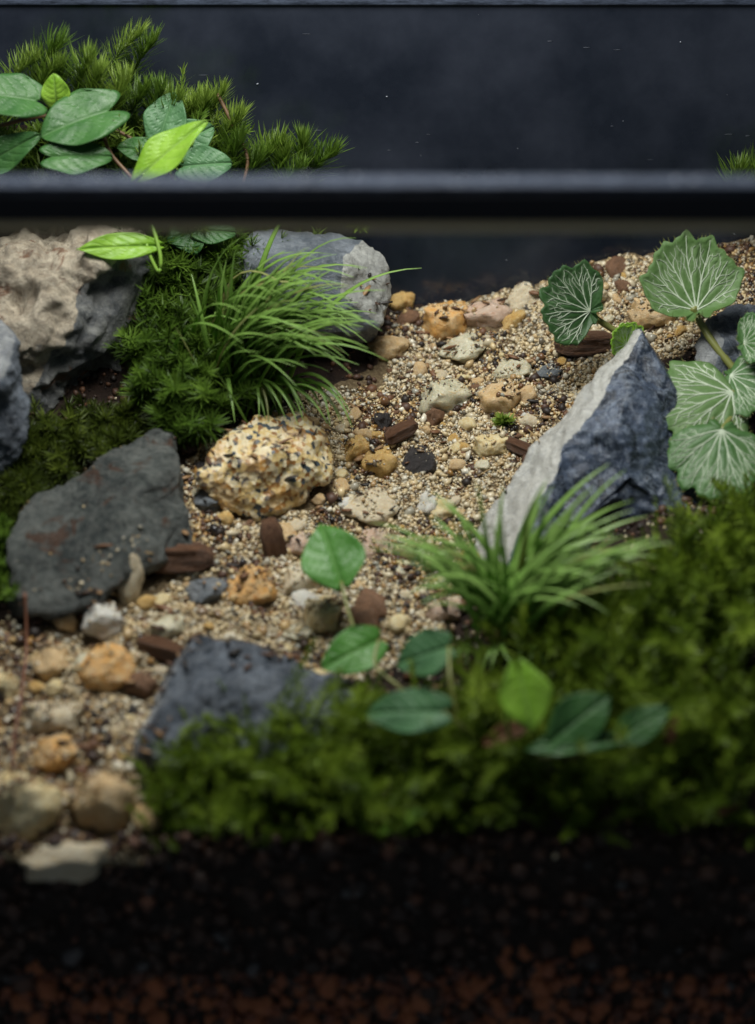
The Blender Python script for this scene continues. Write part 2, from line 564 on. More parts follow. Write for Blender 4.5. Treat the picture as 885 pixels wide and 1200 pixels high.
def hull_mesh(pts, voxel=.09, soften=2, amp=.12, freq=.9, ridge=.05, crustdir=None, crust_lo=.1, crust_hi=.5, seed=0, scallop=0.0, chips=(), crack=0.0, terr=.05, facets=16, cut=.10):
    bm = bmesh.new()
    for p in pts: bm.verts.new(p)
    r = bmesh.ops.convex_hull(bm, input=bm.verts[:])
    bmesh.ops.delete(bm, geom=[v for v in bm.verts if not v.link_faces], context='VERTS')
    me = bpy.data.meshes.new('stone')
    bm.to_mesh(me); bm.free()
    tmp = bpy.data.objects.new('tmp', me); C.objects.link(tmp)
    md = tmp.modifiers.new('r', 'REMESH'); md.mode = 'VOXEL'; md.voxel_size = voxel
    ms = tmp.modifiers.new('s', 'SMOOTH'); ms.iterations = soften; ms.factor = .5
    dg = bpy.context.evaluated_depsgraph_get()
    ev = bpy.data.meshes.new_from_object(tmp.evaluated_get(dg))
    bpy.data.objects.remove(tmp); bpy.data.meshes.remove(me)
    off = Vector((seed * 7.3, seed * 3.1, seed * 5.7))
    cr = np.zeros(len(ev.vertices))
    cd_ = Vector(crustdir).normalized() if crustdir else None
    co = []
    for i, v in enumerate(ev.vertices):
        p = v.co; nn = v.normal
        q = p * freq + off
        d = amp * noise.fractal(q, 1.0, 2.0, 3)
        d += ridge * (1 - 2.6 * abs(noise.noise(q * 2.1))) * .8 + ridge * .5 * (1 - 2.6 * abs(noise.noise(q * 4.7)))
        f1, f2 = noise.voronoi((q + noise.noise_vector(q * 1.3) * .35) * 1.05)[0][:2]
        d -= crack * max(0, 1 - (f2 - f1) / .10)
        d += ridge * .45 * noise.noise(q * 8.5)
        tv = noise.noise(Vector((q.x * 1.1, q.y * 1.1, q.z * 1.6)) + off) * 3.2 + .6 * noise.noise(q * 2.7)
        d += terr * (math.floor(tv) + sst(.35, .65, tv - math.floor(tv)))
        if scallop:                                  # conchoidal chips
            dist = noise.voronoi(q * .9)[0]
            d -= scallop * max(0, .55 - dist[0]) * 1.6
        tgt = p + nn * d
        chipped = False
        for cc, rr in chips:
            e_ = tgt - cc
            r2 = rr * (1 + .10 * noise.noise(q * 1.7) + .03 * noise.noise(q * 6))
            if e_.length < r2:
                tgt = cc + e_.normalized() * r2; chipped = True
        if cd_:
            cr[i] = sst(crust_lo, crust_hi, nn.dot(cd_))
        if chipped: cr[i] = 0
        co.append(tgt)
    co = np.array([c[:] for c in co])
    rs = random.Random(seed * 31 + 5)
    ctr = co.mean(0)
    for _ in range(facets):                          # flat broken faces with crisp edges
        nd = np.array([rs.gauss(0, 1), rs.gauss(-.4, 1), rs.gauss(.3, 1)]); nd /= np.linalg.norm(nd)
        pr = (co - ctr) @ nd
        hgt = pr.max() * (1 - rs.uniform(.25, 1.0) * cut)
        ex = np.maximum(0, pr - hgt)
        co -= np.outer(ex * .92, nd)
    for v, c in zip(ev.vertices, co): v.co = c
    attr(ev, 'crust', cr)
    ev.update()
    return ev


def rock(name, pts, material, label, **kw):
    me = hull_mesh(pts, **kw)
    c = Vector((sum(p[0] for p in pts) / len(pts), sum(p[1] for p in pts) / len(pts), min(p[2] for p in pts)))
    for p in me.vertices: p.co -= c
    o = link(name, me, material)
    o.location = c
    tag(o, label, 'rock')
    me.calc_loop_triangles()
    ROCKS.append(([v.co + c for v in me.vertices], [tuple(t.vertices) for t in me.loop_triangles]))
    return o


def A(*l): return [at(*p) for p in l]


# upper beige stone: pale top slab, dark split face to one side
rock('rock', A((-90, 330, 10.2), (-90, 420, 9.6), (0, 308, 11.2), (45, 262, 12.4), (100, 252, 12.6), (152, 258, 12.2), (166, 300, 11.2), (172, 370, 10.9),
               (148, 398, 10.4), (108, 430, 10.0), (70, 410, 9.4), (98, 335, 9.9), (130, 300, 10.4), (20, 380, 9.2), (18, 500, 9.5), (90, 470, 10.3),
               (-90, 500, 9.8), (150, 330, 13.5), (0, 330, 14.0)) + [Vector((-6.5, 12.5, 10.5)), Vector((-5.5, 10.8, 10.6))],
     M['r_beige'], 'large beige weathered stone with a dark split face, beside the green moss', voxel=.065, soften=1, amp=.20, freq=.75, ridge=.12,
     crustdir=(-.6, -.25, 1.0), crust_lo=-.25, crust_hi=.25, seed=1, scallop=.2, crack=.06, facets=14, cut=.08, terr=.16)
# blue stone at the edge
rock('rock', A((-70, 350, 8.6), (-10, 368, 8.7), (18, 392, 8.4), (24, 420, 8.3), (16, 455, 8.0), (34, 505, 7.7), (22, 535, 7.6), (4, 560, 7.6), (-70, 560, 7.6), (0, 450, 7.2),
               (-30, 400, 9.6), (-70, 500, 9.3), (10, 500, 8.6)),
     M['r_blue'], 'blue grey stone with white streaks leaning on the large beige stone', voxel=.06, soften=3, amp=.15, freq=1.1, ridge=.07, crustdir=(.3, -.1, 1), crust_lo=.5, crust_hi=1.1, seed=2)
# rear grey stone
rock('rock', A((276, 300, 12.3), (300, 272, 13.0), (425, 281, 13.2), (446, 306, 12.9), (461, 345, 12.6), (446, 378, 12.0), (415, 392, 11.8), (350, 390, 11.6),
               (285, 350, 11.7), (300, 300, 11.7), (405, 300, 12.0), (400, 345, 11.6), (300, 300, 14.0), (440, 320, 14.0), (440, 400, 13.0)),
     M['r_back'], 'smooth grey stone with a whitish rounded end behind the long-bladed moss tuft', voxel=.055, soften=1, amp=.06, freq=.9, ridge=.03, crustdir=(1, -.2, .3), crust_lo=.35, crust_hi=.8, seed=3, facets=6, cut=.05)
# flat dark slate
def H(*l): return [ab(*p) for p in l]


rock('rock', H((92, 562, 1.0), (140, 534, 1.05), (184, 496, 1.45), (206, 504, 1.4), (206, 545, .95), (205, 600, .7), (226, 642, .4), (160, 672, .5), (132, 686, .7), (96, 716, .6), (62, 730, .4),
               (22, 716, .5), (10, 650, .8), (18, 605, .8), (150, 580, 1.15), (118, 660, 1.0), (170, 630, .95), (60, 650, .9),
               (215, 640, -.2), (110, 705, -.3), (60, 728, -.3), (10, 720, -.2), (200, 520, .1), (90, 570, .1)),
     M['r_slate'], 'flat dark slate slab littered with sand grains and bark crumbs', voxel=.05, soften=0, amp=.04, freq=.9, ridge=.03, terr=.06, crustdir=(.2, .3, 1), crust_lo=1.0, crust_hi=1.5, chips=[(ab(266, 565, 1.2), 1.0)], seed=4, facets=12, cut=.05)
# front blue stone
rock('rock', H((158, 890, .3), (180, 830, .6), (212, 752, .9), (240, 746, .9), (300, 757, .8), (352, 785, .6), (426, 806, .4), (418, 850, .5), (330, 900, .5), (200, 905, .4),
               (222, 800, 1.0), (300, 830, .9), (150, 895, -.4), (430, 830, -.3), (240, 760, -.2), (330, 910, -.4)),
     M['r_blue'], 'low blue grey stone half covered by the bright front moss', voxel=.055, soften=2, amp=.13, freq=1.0, ridge=.07, crustdir=(-.8, -.2, .3), crust_lo=.5, crust_hi=1.1, seed=5, terr=.08)
# the tall split stone
big = rock('rock', A((756, 386, 10.0), (778, 420, 9.6), (800, 470, 9.2), (818, 530, 8.7), (856, 606, 7.8), (760, 690, 6.4), (650, 720, 5.6), (560, 712, 5.7), (548, 652, 6.9), (556, 625, 7.4),
                     (590, 690, 5.6), (618, 605, 6.6), (684, 505, 7.9), (735, 428, 9.3), (640, 500, 8.7), (745, 386, 10.3), (705, 560, 6.7),
                     (830, 560, 10.5), (640, 560, 8.8)) + [Vector((2.6, 7.0, 8.0)), Vector((5.0, 8.5, 8.5)), Vector((5.4, 6.6, 7.6))],
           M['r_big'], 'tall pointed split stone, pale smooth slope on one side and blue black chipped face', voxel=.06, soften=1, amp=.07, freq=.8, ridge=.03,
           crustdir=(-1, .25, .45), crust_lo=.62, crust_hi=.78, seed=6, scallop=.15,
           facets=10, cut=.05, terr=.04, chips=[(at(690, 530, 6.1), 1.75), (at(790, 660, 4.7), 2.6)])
# small stone behind the leaves
rock('rock', A((812, 405, 10.6), (826, 372, 11.2), (850, 358, 11.8), (900, 352, 12.0), (930, 400, 11.0), (900, 450, 10.0), (835, 440, 10.0), (815, 430, 10.2), (880, 380, 12.6), (850, 400, 10.3)),
     M['r_blue'], 'small blue grey stone under the silver-veined leaves', voxel=.06, soften=2, amp=.1, freq=1.2, ridge=.06, crustdir=(-.8, -.3, .3), crust_lo=.3, crust_hi=.9, seed=8)
# speckled granite
gpts = H((232, 562, .6), (245, 528, .8), (268, 508, 1.0), (300, 486, 1.1), (350, 482, 1.1), (384, 505, .9), (390, 548, .6), (362, 584, .3), (310, 610, .1), (262, 602, .1),
         (300, 540, 1.25), (345, 530, 1.2), (280, 520, -.3), (375, 525, -.3), (320, 600, -.4))
rock('rock', gpts, M['granite'], 'rounded yellow granite stone speckled with black under the moss tuft', voxel=.05, soften=3, amp=.14, freq=1.5, ridge=.03, seed=9, terr=.03, facets=8, cut=.06)

# ------------------------------------------------------------------ pebbles
PEB = []
for s in range(10):
    bm = bmesh.new(); bmesh.ops.create_icosphere(bm, subdivisions=4 if s < 6 else 3, radius=1)
    off = Vector((s * 11.3, s * 5.1, 2.2))
    planes = []
    for _ in range(8 if s < 6 else 6):
        d = Vector((random.gauss(0, 1), random.gauss(0, 1), random.gauss(0, 1))).normalized()
        planes.append((d, random.uniform(.58, .9)))
    for v in bm.verts:
        p = v.co.copy()
        for d, h in planes:
            e = p.dot(d) - h
            if e > 0: p -= d * e * .85
        p *= 1 + .22 * noise.noise(v.co * 1.5 + off) + .16 * (.4 - abs(noise.noise(v.co * 2.6 + off))) + .10 * noise.noise(v.co * 4.5 + off) + .05 * noise.noise(v.co * 10 + off)
        v.co = p
    xs_ = [v.co for v in bm.verts]
    for ax in range(3):
        lo = min(c[ax] for c in xs_); hi = max(c[ax] for c in xs_)
        for c in xs_: c[ax] = (c[ax] - (lo + hi) / 2) / ((hi - lo) / 2)
    me = bpy.data.meshes.new('pebble'); bm.to_mesh(me); bm.free()
    me.polygons.foreach_set('use_smooth', [True] * len(me.polygons))
    PEB.append(me)
PEB_BY = {}


def peb_mesh(i, m):
    if (i, m) not in PEB_BY:
        me = PEB[i].copy(); me.materials.append(M[m]); PEB_BY[(i, m)] = me
    return PEB_BY[(i, m)]


PEB_POS = []


def pebble(px, py, w, h, m, label, name='pebble', group=None, cat='pebble', var=None, rz=None, deep=None, sink=.45, tilt=None):
    """w, h: width and height of the pebble as it shows, in photograph pixels"""
    p = ground(px, py + h * .22)
    s = pxcm(p)
    rx = w / s / 2; rh = h / s / 2
    ry = deep if deep else (rx + rh) / 2
    i = random.randrange(6) if var is None else var
    o = bpy.data.objects.new(name, peb_mesh(i, m)); C.objects.link(o)
    o.scale = (rx, ry, rh)
    o.rotation_euler = (random.uniform(-.15, .15), random.uniform(-.15, .15) if tilt is None else tilt, random.uniform(-.35, .35) if rz is None else rz)
    o.location = (p.x, p.y + ry * .2, g(p.x, p.y) + rh * (1 - 2 * sink))
    tag(o, label, cat, group)
    PEB_POS.append((p.x, p.y, max(rx, ry)))
    mt = Matrix.Translation(o.location) @ o.rotation_euler.to_matrix().to_4x4() @ Matrix.Diagonal((*o.scale, 1))
    me = o.data; me.calc_loop_triangles()
    ROCKS.append(([mt @ v.co for v in me.vertices], [tuple(t.vertices) for t in me.loop_triangles]))
    return o


for a in [
    (521, 372, 58, 56, 'p_orange', 'rust and tan pebble standing against the dark back pane'),
    (572, 366, 70, 42, 'p_pink', 'pinkish beige pebble next to the rust pebble at the back'),
    (614, 346, 48, 44, 'p_cream', 'pale cream pebble behind the small white-veined leaf'),
    (545, 408, 62, 36, 'p_grey', 'pale glassy quartz slab sunk in the sand near the back'),
    (520, 464, 68, 48, 'p_grey', 'round grey glassy quartz pebble in the middle of the sand'),
    (585, 464, 54, 52, 'p_tan', 'ochre pebble beside the round grey glassy quartz'),
    (444, 540, 50, 48, 'p_amber', 'honey yellow pebble beside the black porous pebble'),
    (417, 526, 34, 42, 'p_amber', 'small amber brown pebble by the granite stone'),
    (490, 537, 46, 40, 'p_black', 'black porous pebble with glossy bumps on the sand'),
    (509, 487, 24, 34, 'p_brown', 'dark brown angular crumb before the grey glassy quartz'),
    (449, 493, 22, 30, 'p_black', 'small glossy black pebble at the tips of the moss blades'),
    (436, 592, 74, 46, 'p_cream', 'pale crusty quartz lump near the granite stone'),
    (502, 590, 28, 40, 'p_white', 'upright white quartz sliver in the sand'),
    (291, 681, 70, 50, 'p_orange', 'orange and cream pebble in front of the granite stone'),
    (351, 681, 54, 46, 'p_cream', 'smooth rounded cream pebble next to the orange one'),
    (377, 718, 48, 52, 'p_yellow', 'tan wedge-shaped pebble below the young upright leaf'),
    (153, 690, 34, 66, 'p_cream', 'upright cream pebble leaning at the slate slab', 'pebble', None, 'pebble', 2, .2, .2, .08, .1),
    (120, 738, 52, 44, 'p_white', 'bright white angular pebble before the slate slab', 'pebble', None, 'pebble', None, None, .3, .12),
    (60, 776, 54, 48, 'p_tan', 'tan pebble near the white angular pebble'),
    (125, 776, 74, 54, 'p_orange', 'broad orange tan pebble below the white angular pebble'),
    (4, 802, 36, 46, 'p_yellow', 'yellow pebble by the thin red rootlet'),
    (62, 838, 72, 42, 'p_cream', 'cream quartz pebble half buried in pale sand'),
    (62, 882, 68, 42, 'p_orange', 'glossy tan and white pebble above the pale yellow one'),
    (26, 945, 96, 96, 'p_yellow', 'big pale yellow pebble close to the front pane', 'pebble', None, 'pebble', None, None, .6, .34),
    (122, 942, 88, 90, 'p_tan', 'big round orange brown pebble beside the bright front moss', 'pebble', None, 'pebble', None, None, .5, .28),
    (76, 1000, 112, 56, 'p_cream', 'long whitish pebble lying at the cut edge of the soil', 'pebble', None, 'pebble', 3, .1, .45, .5),
    (645, 436, 34, 24, 'p_blue', 'small dark grey pebble by the bark crumb'),
    (765, 366, 62, 40, 'p_tan', 'tan pebble half hidden under the large veined leaf'),
    (247, 692, 64, 32, 'p_blue', 'wet blue grey pebble by the orange pebble'),
    (350, 638, 36, 38, 'p_pink', 'pinkish pebble beside the upright bark chip'),
    (436, 634, 54, 42, 'p_pink', 'pink tan pebble behind the young upright leaf'),
    (700, 345, 46, 30, 'p_cream', 'pale pebble behind the leaf stalk at the back'),
    (655, 560, 40, 30, 'p_orange', 'reddish orange pebble against the tall split stone'),
    (470, 352, 36, 34, 'p_amber', 'amber crumb on the dark soil beside the grey rear stone'),
    (575, 520, 44, 32, 'p_yellow', 'yellow glassy pebble beneath the tiny green sprout'),
    (455, 405, 50, 34, 'p_tan', 'tan pebble where the dark soil meets the sand'),
    (350, 742, 40, 26, 'p_grey', 'grey glassy pebble behind the low blue stone'),
    (195, 735, 46, 30, 'p_grey', 'grey quartz pebble among dry straw'),
    (600, 430, 50, 26, 'p_grey', 'flat pale quartz flake on the bright sand'),
    (165, 800, 46, 40, 'p_brown', 'dark brown lump beside the low blue stone'),
    (242, 586, 42, 28, 'p_blue', 'dark wedge pebble at the foot of the granite stone'),
    (520, 715, 44, 30, 'p_pink', 'pale pink pebble under the pale moss blades'),
]:
    pebble(*a)

# ------------------------------------------------------------------ bark chips


def bark_chip(px, py, w, h, label, rz=0, ty=0):
    bm = bmesh.new(); bmesh.ops.create_cube(bm, size=2)
    bmesh.ops.subdivide_edges(bm, edges=bm.edges[:], cuts=7, use_grid_fill=True)
    off = Vector((px * .1, py * .1, 0))
    for v in bm.verts:
        c = v.co
        t = abs(c.x)
        k_ = 1 - .45 * t ** 2.5
        c.y *= k_; c.z *= k_ * .9
        c += Vector((.1 * noise.noise(c * 1.5 + off), .16 * noise.noise(Vector((c.x * .8, c.y * 4, c.z * 4)) + off), .18 * noise.noise(Vector((c.x * .9, c.y * 4, c.z * 4)) + off * 2)))
    p = ab(px, py, .25); s = pxcm(p)
    me = bpy.data.meshes.new('bark_chip'); bm.to_mesh(me); bm.free()
    o = link('bark_chip', me, M['bark'])
    o.scale = (w / s / 2, h / s / 2, h / s / 2)
    o.rotation_euler = (random.uniform(-.2, .2), ty, rz)
    o.location = p
    me.calc_loop_triangles()
    tag(o, label, 'bark chip')


bark_chip(202, 652, 92, 36, 'reddish bark chip lying against the slate slab', .1, .05)
bark_chip(320, 634, 54, 30, 'upright brown bark chip below the granite stone', .2, R(80))
bark_chip(684, 402, 66, 26, 'dark bark chip under the small white-veined leaf', -.15, -.12)
bark_chip(470, 506, 42, 17, 'red brown bark splinter near the glossy black pebble', .5, -.3)
bark_chip(640, 545, 40, 16, 'brown bark splinter by the tall split stone', .5, -.2)
bark_chip(190, 760, 60, 20, 'dark bark splinter behind the low blue stone', -.4, .1)
bark_chip(610, 525, 46, 14, 'thin dark splinter beside the tiny green sprout', -.5, .25)

# ------------------------------------------------------------------ scattered gravel (counted pieces)
GR = [('p_cream', 'small cream gravel grain scattered on the sand', 'cream gravel'), ('p_tan', 'small tan gravel grain scattered on the sand', 'tan gravel'),
      ('p_amber', 'small amber gravel grain scattered on the sand', 'amber gravel'), ('p_brown', 'small brown soil crumb scattered on the sand', 'brown crumbs'),
      ('p_black', 'small black crumb scattered on the sand', 'black crumbs'), ('p_grey', 'small glassy grey gravel grain on the sand', 'grey gravel'),
      ('p_white', 'small white gravel grain scattered on the sand', 'white gravel'), ('p_yellow', 'small yellow gravel grain scattered on the sand', 'yellow gravel')]
bx0, bx1 = min(p[0] for p in SAND), max(p[0] for p in SAND)
cnt = 0; tries = 0
while cnt < 290 and tries < 20000:
    tries += 1
    x = random.uniform(-6.5, 7.5); y = random.uniform(.1, 14.2)
    if not inside(SAND, x, y): continue
    if any((x - a) ** 2 + (y - b) ** 2 < (r * .8) ** 2 for a, b, r in PEB_POS): continue
    m, lb, gp_ = random.choices(GR, [14, 20, 20, 22, 10, 10, 7, 16])[0]
    r = min(.36, max(.075, random.lognormvariate(-2.05 if m in ('p_amber', 'p_yellow', 'p_tan') else -2.25, .5)))
    o = bpy.data.objects.new('gravel_grain', peb_mesh(random.randrange(6, 10), m)); C.objects.link(o)
    o.scale = (r * random.uniform(.75, 1.3), r * random.uniform(.6, 1.1), r * random.uniform(.55, .9))
    o.rotation_euler = (random.uniform(-.5, .5), random.uniform(-.5, .5), random.uniform(0, 6.28))
    o.location = (x, y, g(x, y) + r * random.uniform(-.12, .22))
    tag(o, lb, 'gravel', gp_)
    PEB_POS.append((x, y, r))
    cnt += 1

# ------------------------------------------------------------------ sand
allv, allf = list(TV), list(TF)
n_terr = len(TF)
rock_span = []
for ri, (v_, f_) in enumerate(ROCKS):
    b = len(allv)
    rock_span.append((len(allf), len(allf) + len(f_), ri))
    allv += v_; allf += [(a + b, c + b, d + b) for a, c, d in f_]
BVH = BVHTree.FromPolygons(allv, allf)
PAL = np.array([(.64, .55, .38), (.68, .63, .51), (.58, .45, .25), (.48, .33, .15), (.33, .18, .055), (.30, .29, .24), (.15, .075, .035), (.06, .035, .024), (.022, .018, .018)])
PW = np.array([.27, .12, .26, .14, .05, .08, .04, .025, .015]); PW /= PW.sum()
PD = np.array([.12, .06, .15, .12, .08, .06, .19, .15, .07]); PD /= PD.sum()
pts, cols, sz = [], [], []
sp, scol, ssz = [], [], []


def dark_at(x, y):
    d = noise.fractal(Vector((x * .75, y * .75, 4.4)), 1., 2., 4) * 1.25 + .10
    for cx, cy, r, a in DARKS:
        q = ((x - cx) ** 2 + (y - cy) ** 2) / (r * r)
        if q < 1: d += a * (1 - q)
    return d


DARKS = []
for px, py, r, a in [(455, 372, 1.1, 1.0), (440, 400, .9, .7), (205, 580, .9, .9), (290, 625, .9, .5), (130, 720, 1.0, .8), (30, 740, 1.2, .7), (120, 880, 1.1, .8), (60, 915, .9, .6), (580, 580, .5, .6), (600, 545, .5, .5),
                     (690, 395, .7, .4), (835, 330, 1.0, .6), (20, 1030, 1.8, .7), (40, 860, 1.2, .5), (90, 960, 1.2, .7), (20, 900, 1.0, .6), (150, 1010, .9, .6), (180, 780, .7, .6), (470, 500, .5, .4), (640, 440, .6, .4)]:
    p = ground(px, py); DARKS.append((p.x, p.y, r, a))
for px, py, r, a in [(610, 500, .5, .5), (540, 545, .4, .45), (500, 440, .45, .4), (400, 620, .6, .5), (330, 720, .6, .4), (455, 660, .5, .5), (660, 470, .5, .6), (255, 640, .6, .6), (570, 395, .4, .5)]:
    p = ground(px, py); DARKS.append((p.x, p.y, r, a))
N_S = 0
while N_S < 188000:
    x = random.uniform(-7.5, 9.5); y = random.uniform(.06, 14.3)
    N_S += 1
    ins = inside(SAND, x, y)
    if not ins and random.random() > .03: continue
    hit = BVH.ray_cast(Vector((x, y, 30)), Vector((0, 0, -1)))
    if hit[0] is None: continue
    s_ = min(.16, max(.018, random.lognormvariate(-3.52, .45)))
    dk = dark_at(x, y)
    if hit[2] >= n_terr:
        on = next(ri for a_, b_, ri in rock_span if a_ <= hit[2] < b_)
        if on < 8 and (on != 3 or random.random() > .35): continue
        cl_ = noise.noise(Vector((x * 2.3, y * 2.3, 8.8)))
        if hit[1].z < .45 or random.random() > (.03 if cl_ < .12 else .45): continue
        s_ *= .8
    w_ = PD if dk + random.gauss(0, .12) > .42 else PW
    c_ = PAL[rng.choice(len(PAL), p=w_)] * random.uniform(.8, 1.12)
    if w_ is PW: c_ = c_ * .72 + np.array((.42, .35, .24)) * .28
    pts.append((x, y, hit[0].z + s_ * random.uniform(.1, .9))); cols.append(c_); sz.append(s_)
print('sand grains', len(pts))
so = grains('sand', np.array(pts), np.array(sz), np.array(cols), M['sand'], jag=.45, sq=.4)
tag(so, 'pale coarse sand covering the sloping path', None, None, 'stuff')

# plant litter: dark flakes and fibres strewn on the sand
n = 0
pts, cols, sc3 = [], [], []
while n < 1100:
    x = random.uniform(-7, 8); y = random.uniform(.1, 14.2)
    if not inside(SAND, x, y): continue
    if noise.noise(Vector((x * 1.3, y * 1.3, 2.5))) < -.05 and random.random() < .7: continue
    hit = BVH.ray_cast(Vector((x, y, 30)), Vector((0, 0, -1)))
    pts.append((x, y, hit[0].z + .05)); n += 1
    l_ = min(.30, random.lognormvariate(-2.4, .5))
    sc3.append((l_, l_ * random.uniform(.12, .5), l_ * random.uniform(.08, .2)))
    cols.append(random.choice([(.05, .026, .015), (.09, .042, .022), (.16, .075, .035), (.26, .15, .07), (.02, .015, .013)]))
n = len(pts)
v = ICO_V[None] * (1 + rng.uniform(-.3, .3, (n, len(ICO_V), 1))) * np.array(sc3)[:, None, :]
az = rng.uniform(0, 6.28, n); tl = rng.normal(0, .3, n)
ca, sa, ct, st_ = np.cos(az), np.sin(az), np.cos(tl), np.sin(tl)
x1 = v[..., 0] * ct[:, None] - v[..., 2] * st_[:, None]; z1 = v[..., 0] * st_[:, None] + v[..., 2] * ct[:, None]
v = np.stack([x1 * ca[:, None] - v[..., 1] * sa[:, None], x1 * sa[:, None] + v[..., 1] * ca[:, None], z1], 2) + np.array(pts)[:, None, :]
me = tri_mesh('plant_litter', v.reshape(-1, 3), (ICO_F[None] + (np.arange(n) * len(ICO_V))[:, None, None]).reshape(-1, 3))
attr(me, 'col', np.repeat(np.array(cols), len(ICO_V), 0))
tag(link('plant_litter', me, M['crumb'], None, False), 'dark flakes of plant litter strewn on the sand', None, None, 'stuff')

# soil crumbs on the cut face
n = 4200
xx = rng.uniform(-9, 9, n); zz = rng.uniform(1.8, 6.5, n)
yy = rng.uniform(.06, .30, n)
cc = np.array([(.035, .018, .013), (.062, .031, .021), (.10, .046, .028), (.15, .06, .034), (.09, .08, .08)])[rng.choice(5, n, p=[.4, .33, .17, .06, .04])]
ss = rng.lognormal(-2.6, .5, n).clip(.03, .22)
co_ = grains('soil_crumbs', np.stack([xx, yy, zz], 1), ss, cc, M['crumb'])
tag(co_, 'dark brown soil crumbs pressed against the front pane', None, None, 'stuff')

# dark crumbs scattered on the damp soil
pts, cols, sz = [], [], []
for _ in range(6500):
    x = random.uniform(-8, 9); y = random.uniform(.1, 14.3)
    if inside(SAND, x, y) and dark_at(x, y) < .45: continue
    s_ = min(.14, random.lognormvariate(-2.9, .45))
    pts.append((x, y, g(x, y) + s_ * .4)); sz.append(s_)
    cols.append(np.array(random.choice([(.02, .013, .01), (.04, .022, .015), (.08, .04, .025), (.13, .06, .03)])))
tag(grains('humus_crumbs', np.array(pts), np.array(sz), np.array(cols), M['crumb']), 'dark humus crumbs strewn over the damp soil', None, None, 'stuff')

# red gravel at the bottom of the tank
n = 2000
xx = rng.uniform(-7, 7, n)
zz = rng.uniform(1.9, 3.55, n) + .7 * np.exp(-((xx - 2.9) / 1.3) ** 2) * rng.uniform(0, 1, n)
rc = np.array([(.20, .06, .03), (.32, .10, .045), (.11, .04, .025), (.05, .03, .025)])[rng.choice(4, n, p=[.35, .25, .25, .15])]
tag(grains('red_grit', np.stack([xx, rng.uniform(.06, .26, n), zz], 1), rng.lognormal(-2.5, .4, n).clip(.04, .18), rc, M['crumb'], jag=.35), 'fine red grit filling the drainage layer behind the pane', None, None, 'stuff')
cnt = 0
z = 2.1; row = 0
while z < 4.4:
    x = -6.6 + (row % 2) * .22
    while x < 6.6:
        px = 442.5 + x * 64
        top = 3.45 + .28 * noise.noise(Vector((x * .6, 3, 0))) + .75 * math.exp(-((x - 2.9) / 1.3) ** 2) + (.5 if x < -6.1 else 0)
        if z < top + random.uniform(-.15, .15) and random.random() > .10:
            r = random.uniform(.12, .30)
            o = bpy.data.objects.new('lava_gravel', peb_mesh(random.randrange(6, 10), 'lava')); C.objects.link(o)
            o.scale = (r, r * .8, r * random.uniform(.75, 1.05))
            o.rotation_euler = (random.uniform(-.6, .6), random.uniform(0, 3), random.uniform(0, 6))
            o.location = (x + random.uniform(-.2, .2), .16 + random.uniform(-.03, .08), z + random.uniform(-.06, .06))
            tag(o, 'red brown lava gravel stone in the drainage layer behind the pane', 'gravel', 'red gravel drainage layer')
            cnt += 1
        x += .44
    z += .38; row += 1
print('lava', cnt)

# ------------------------------------------------------------------ moss


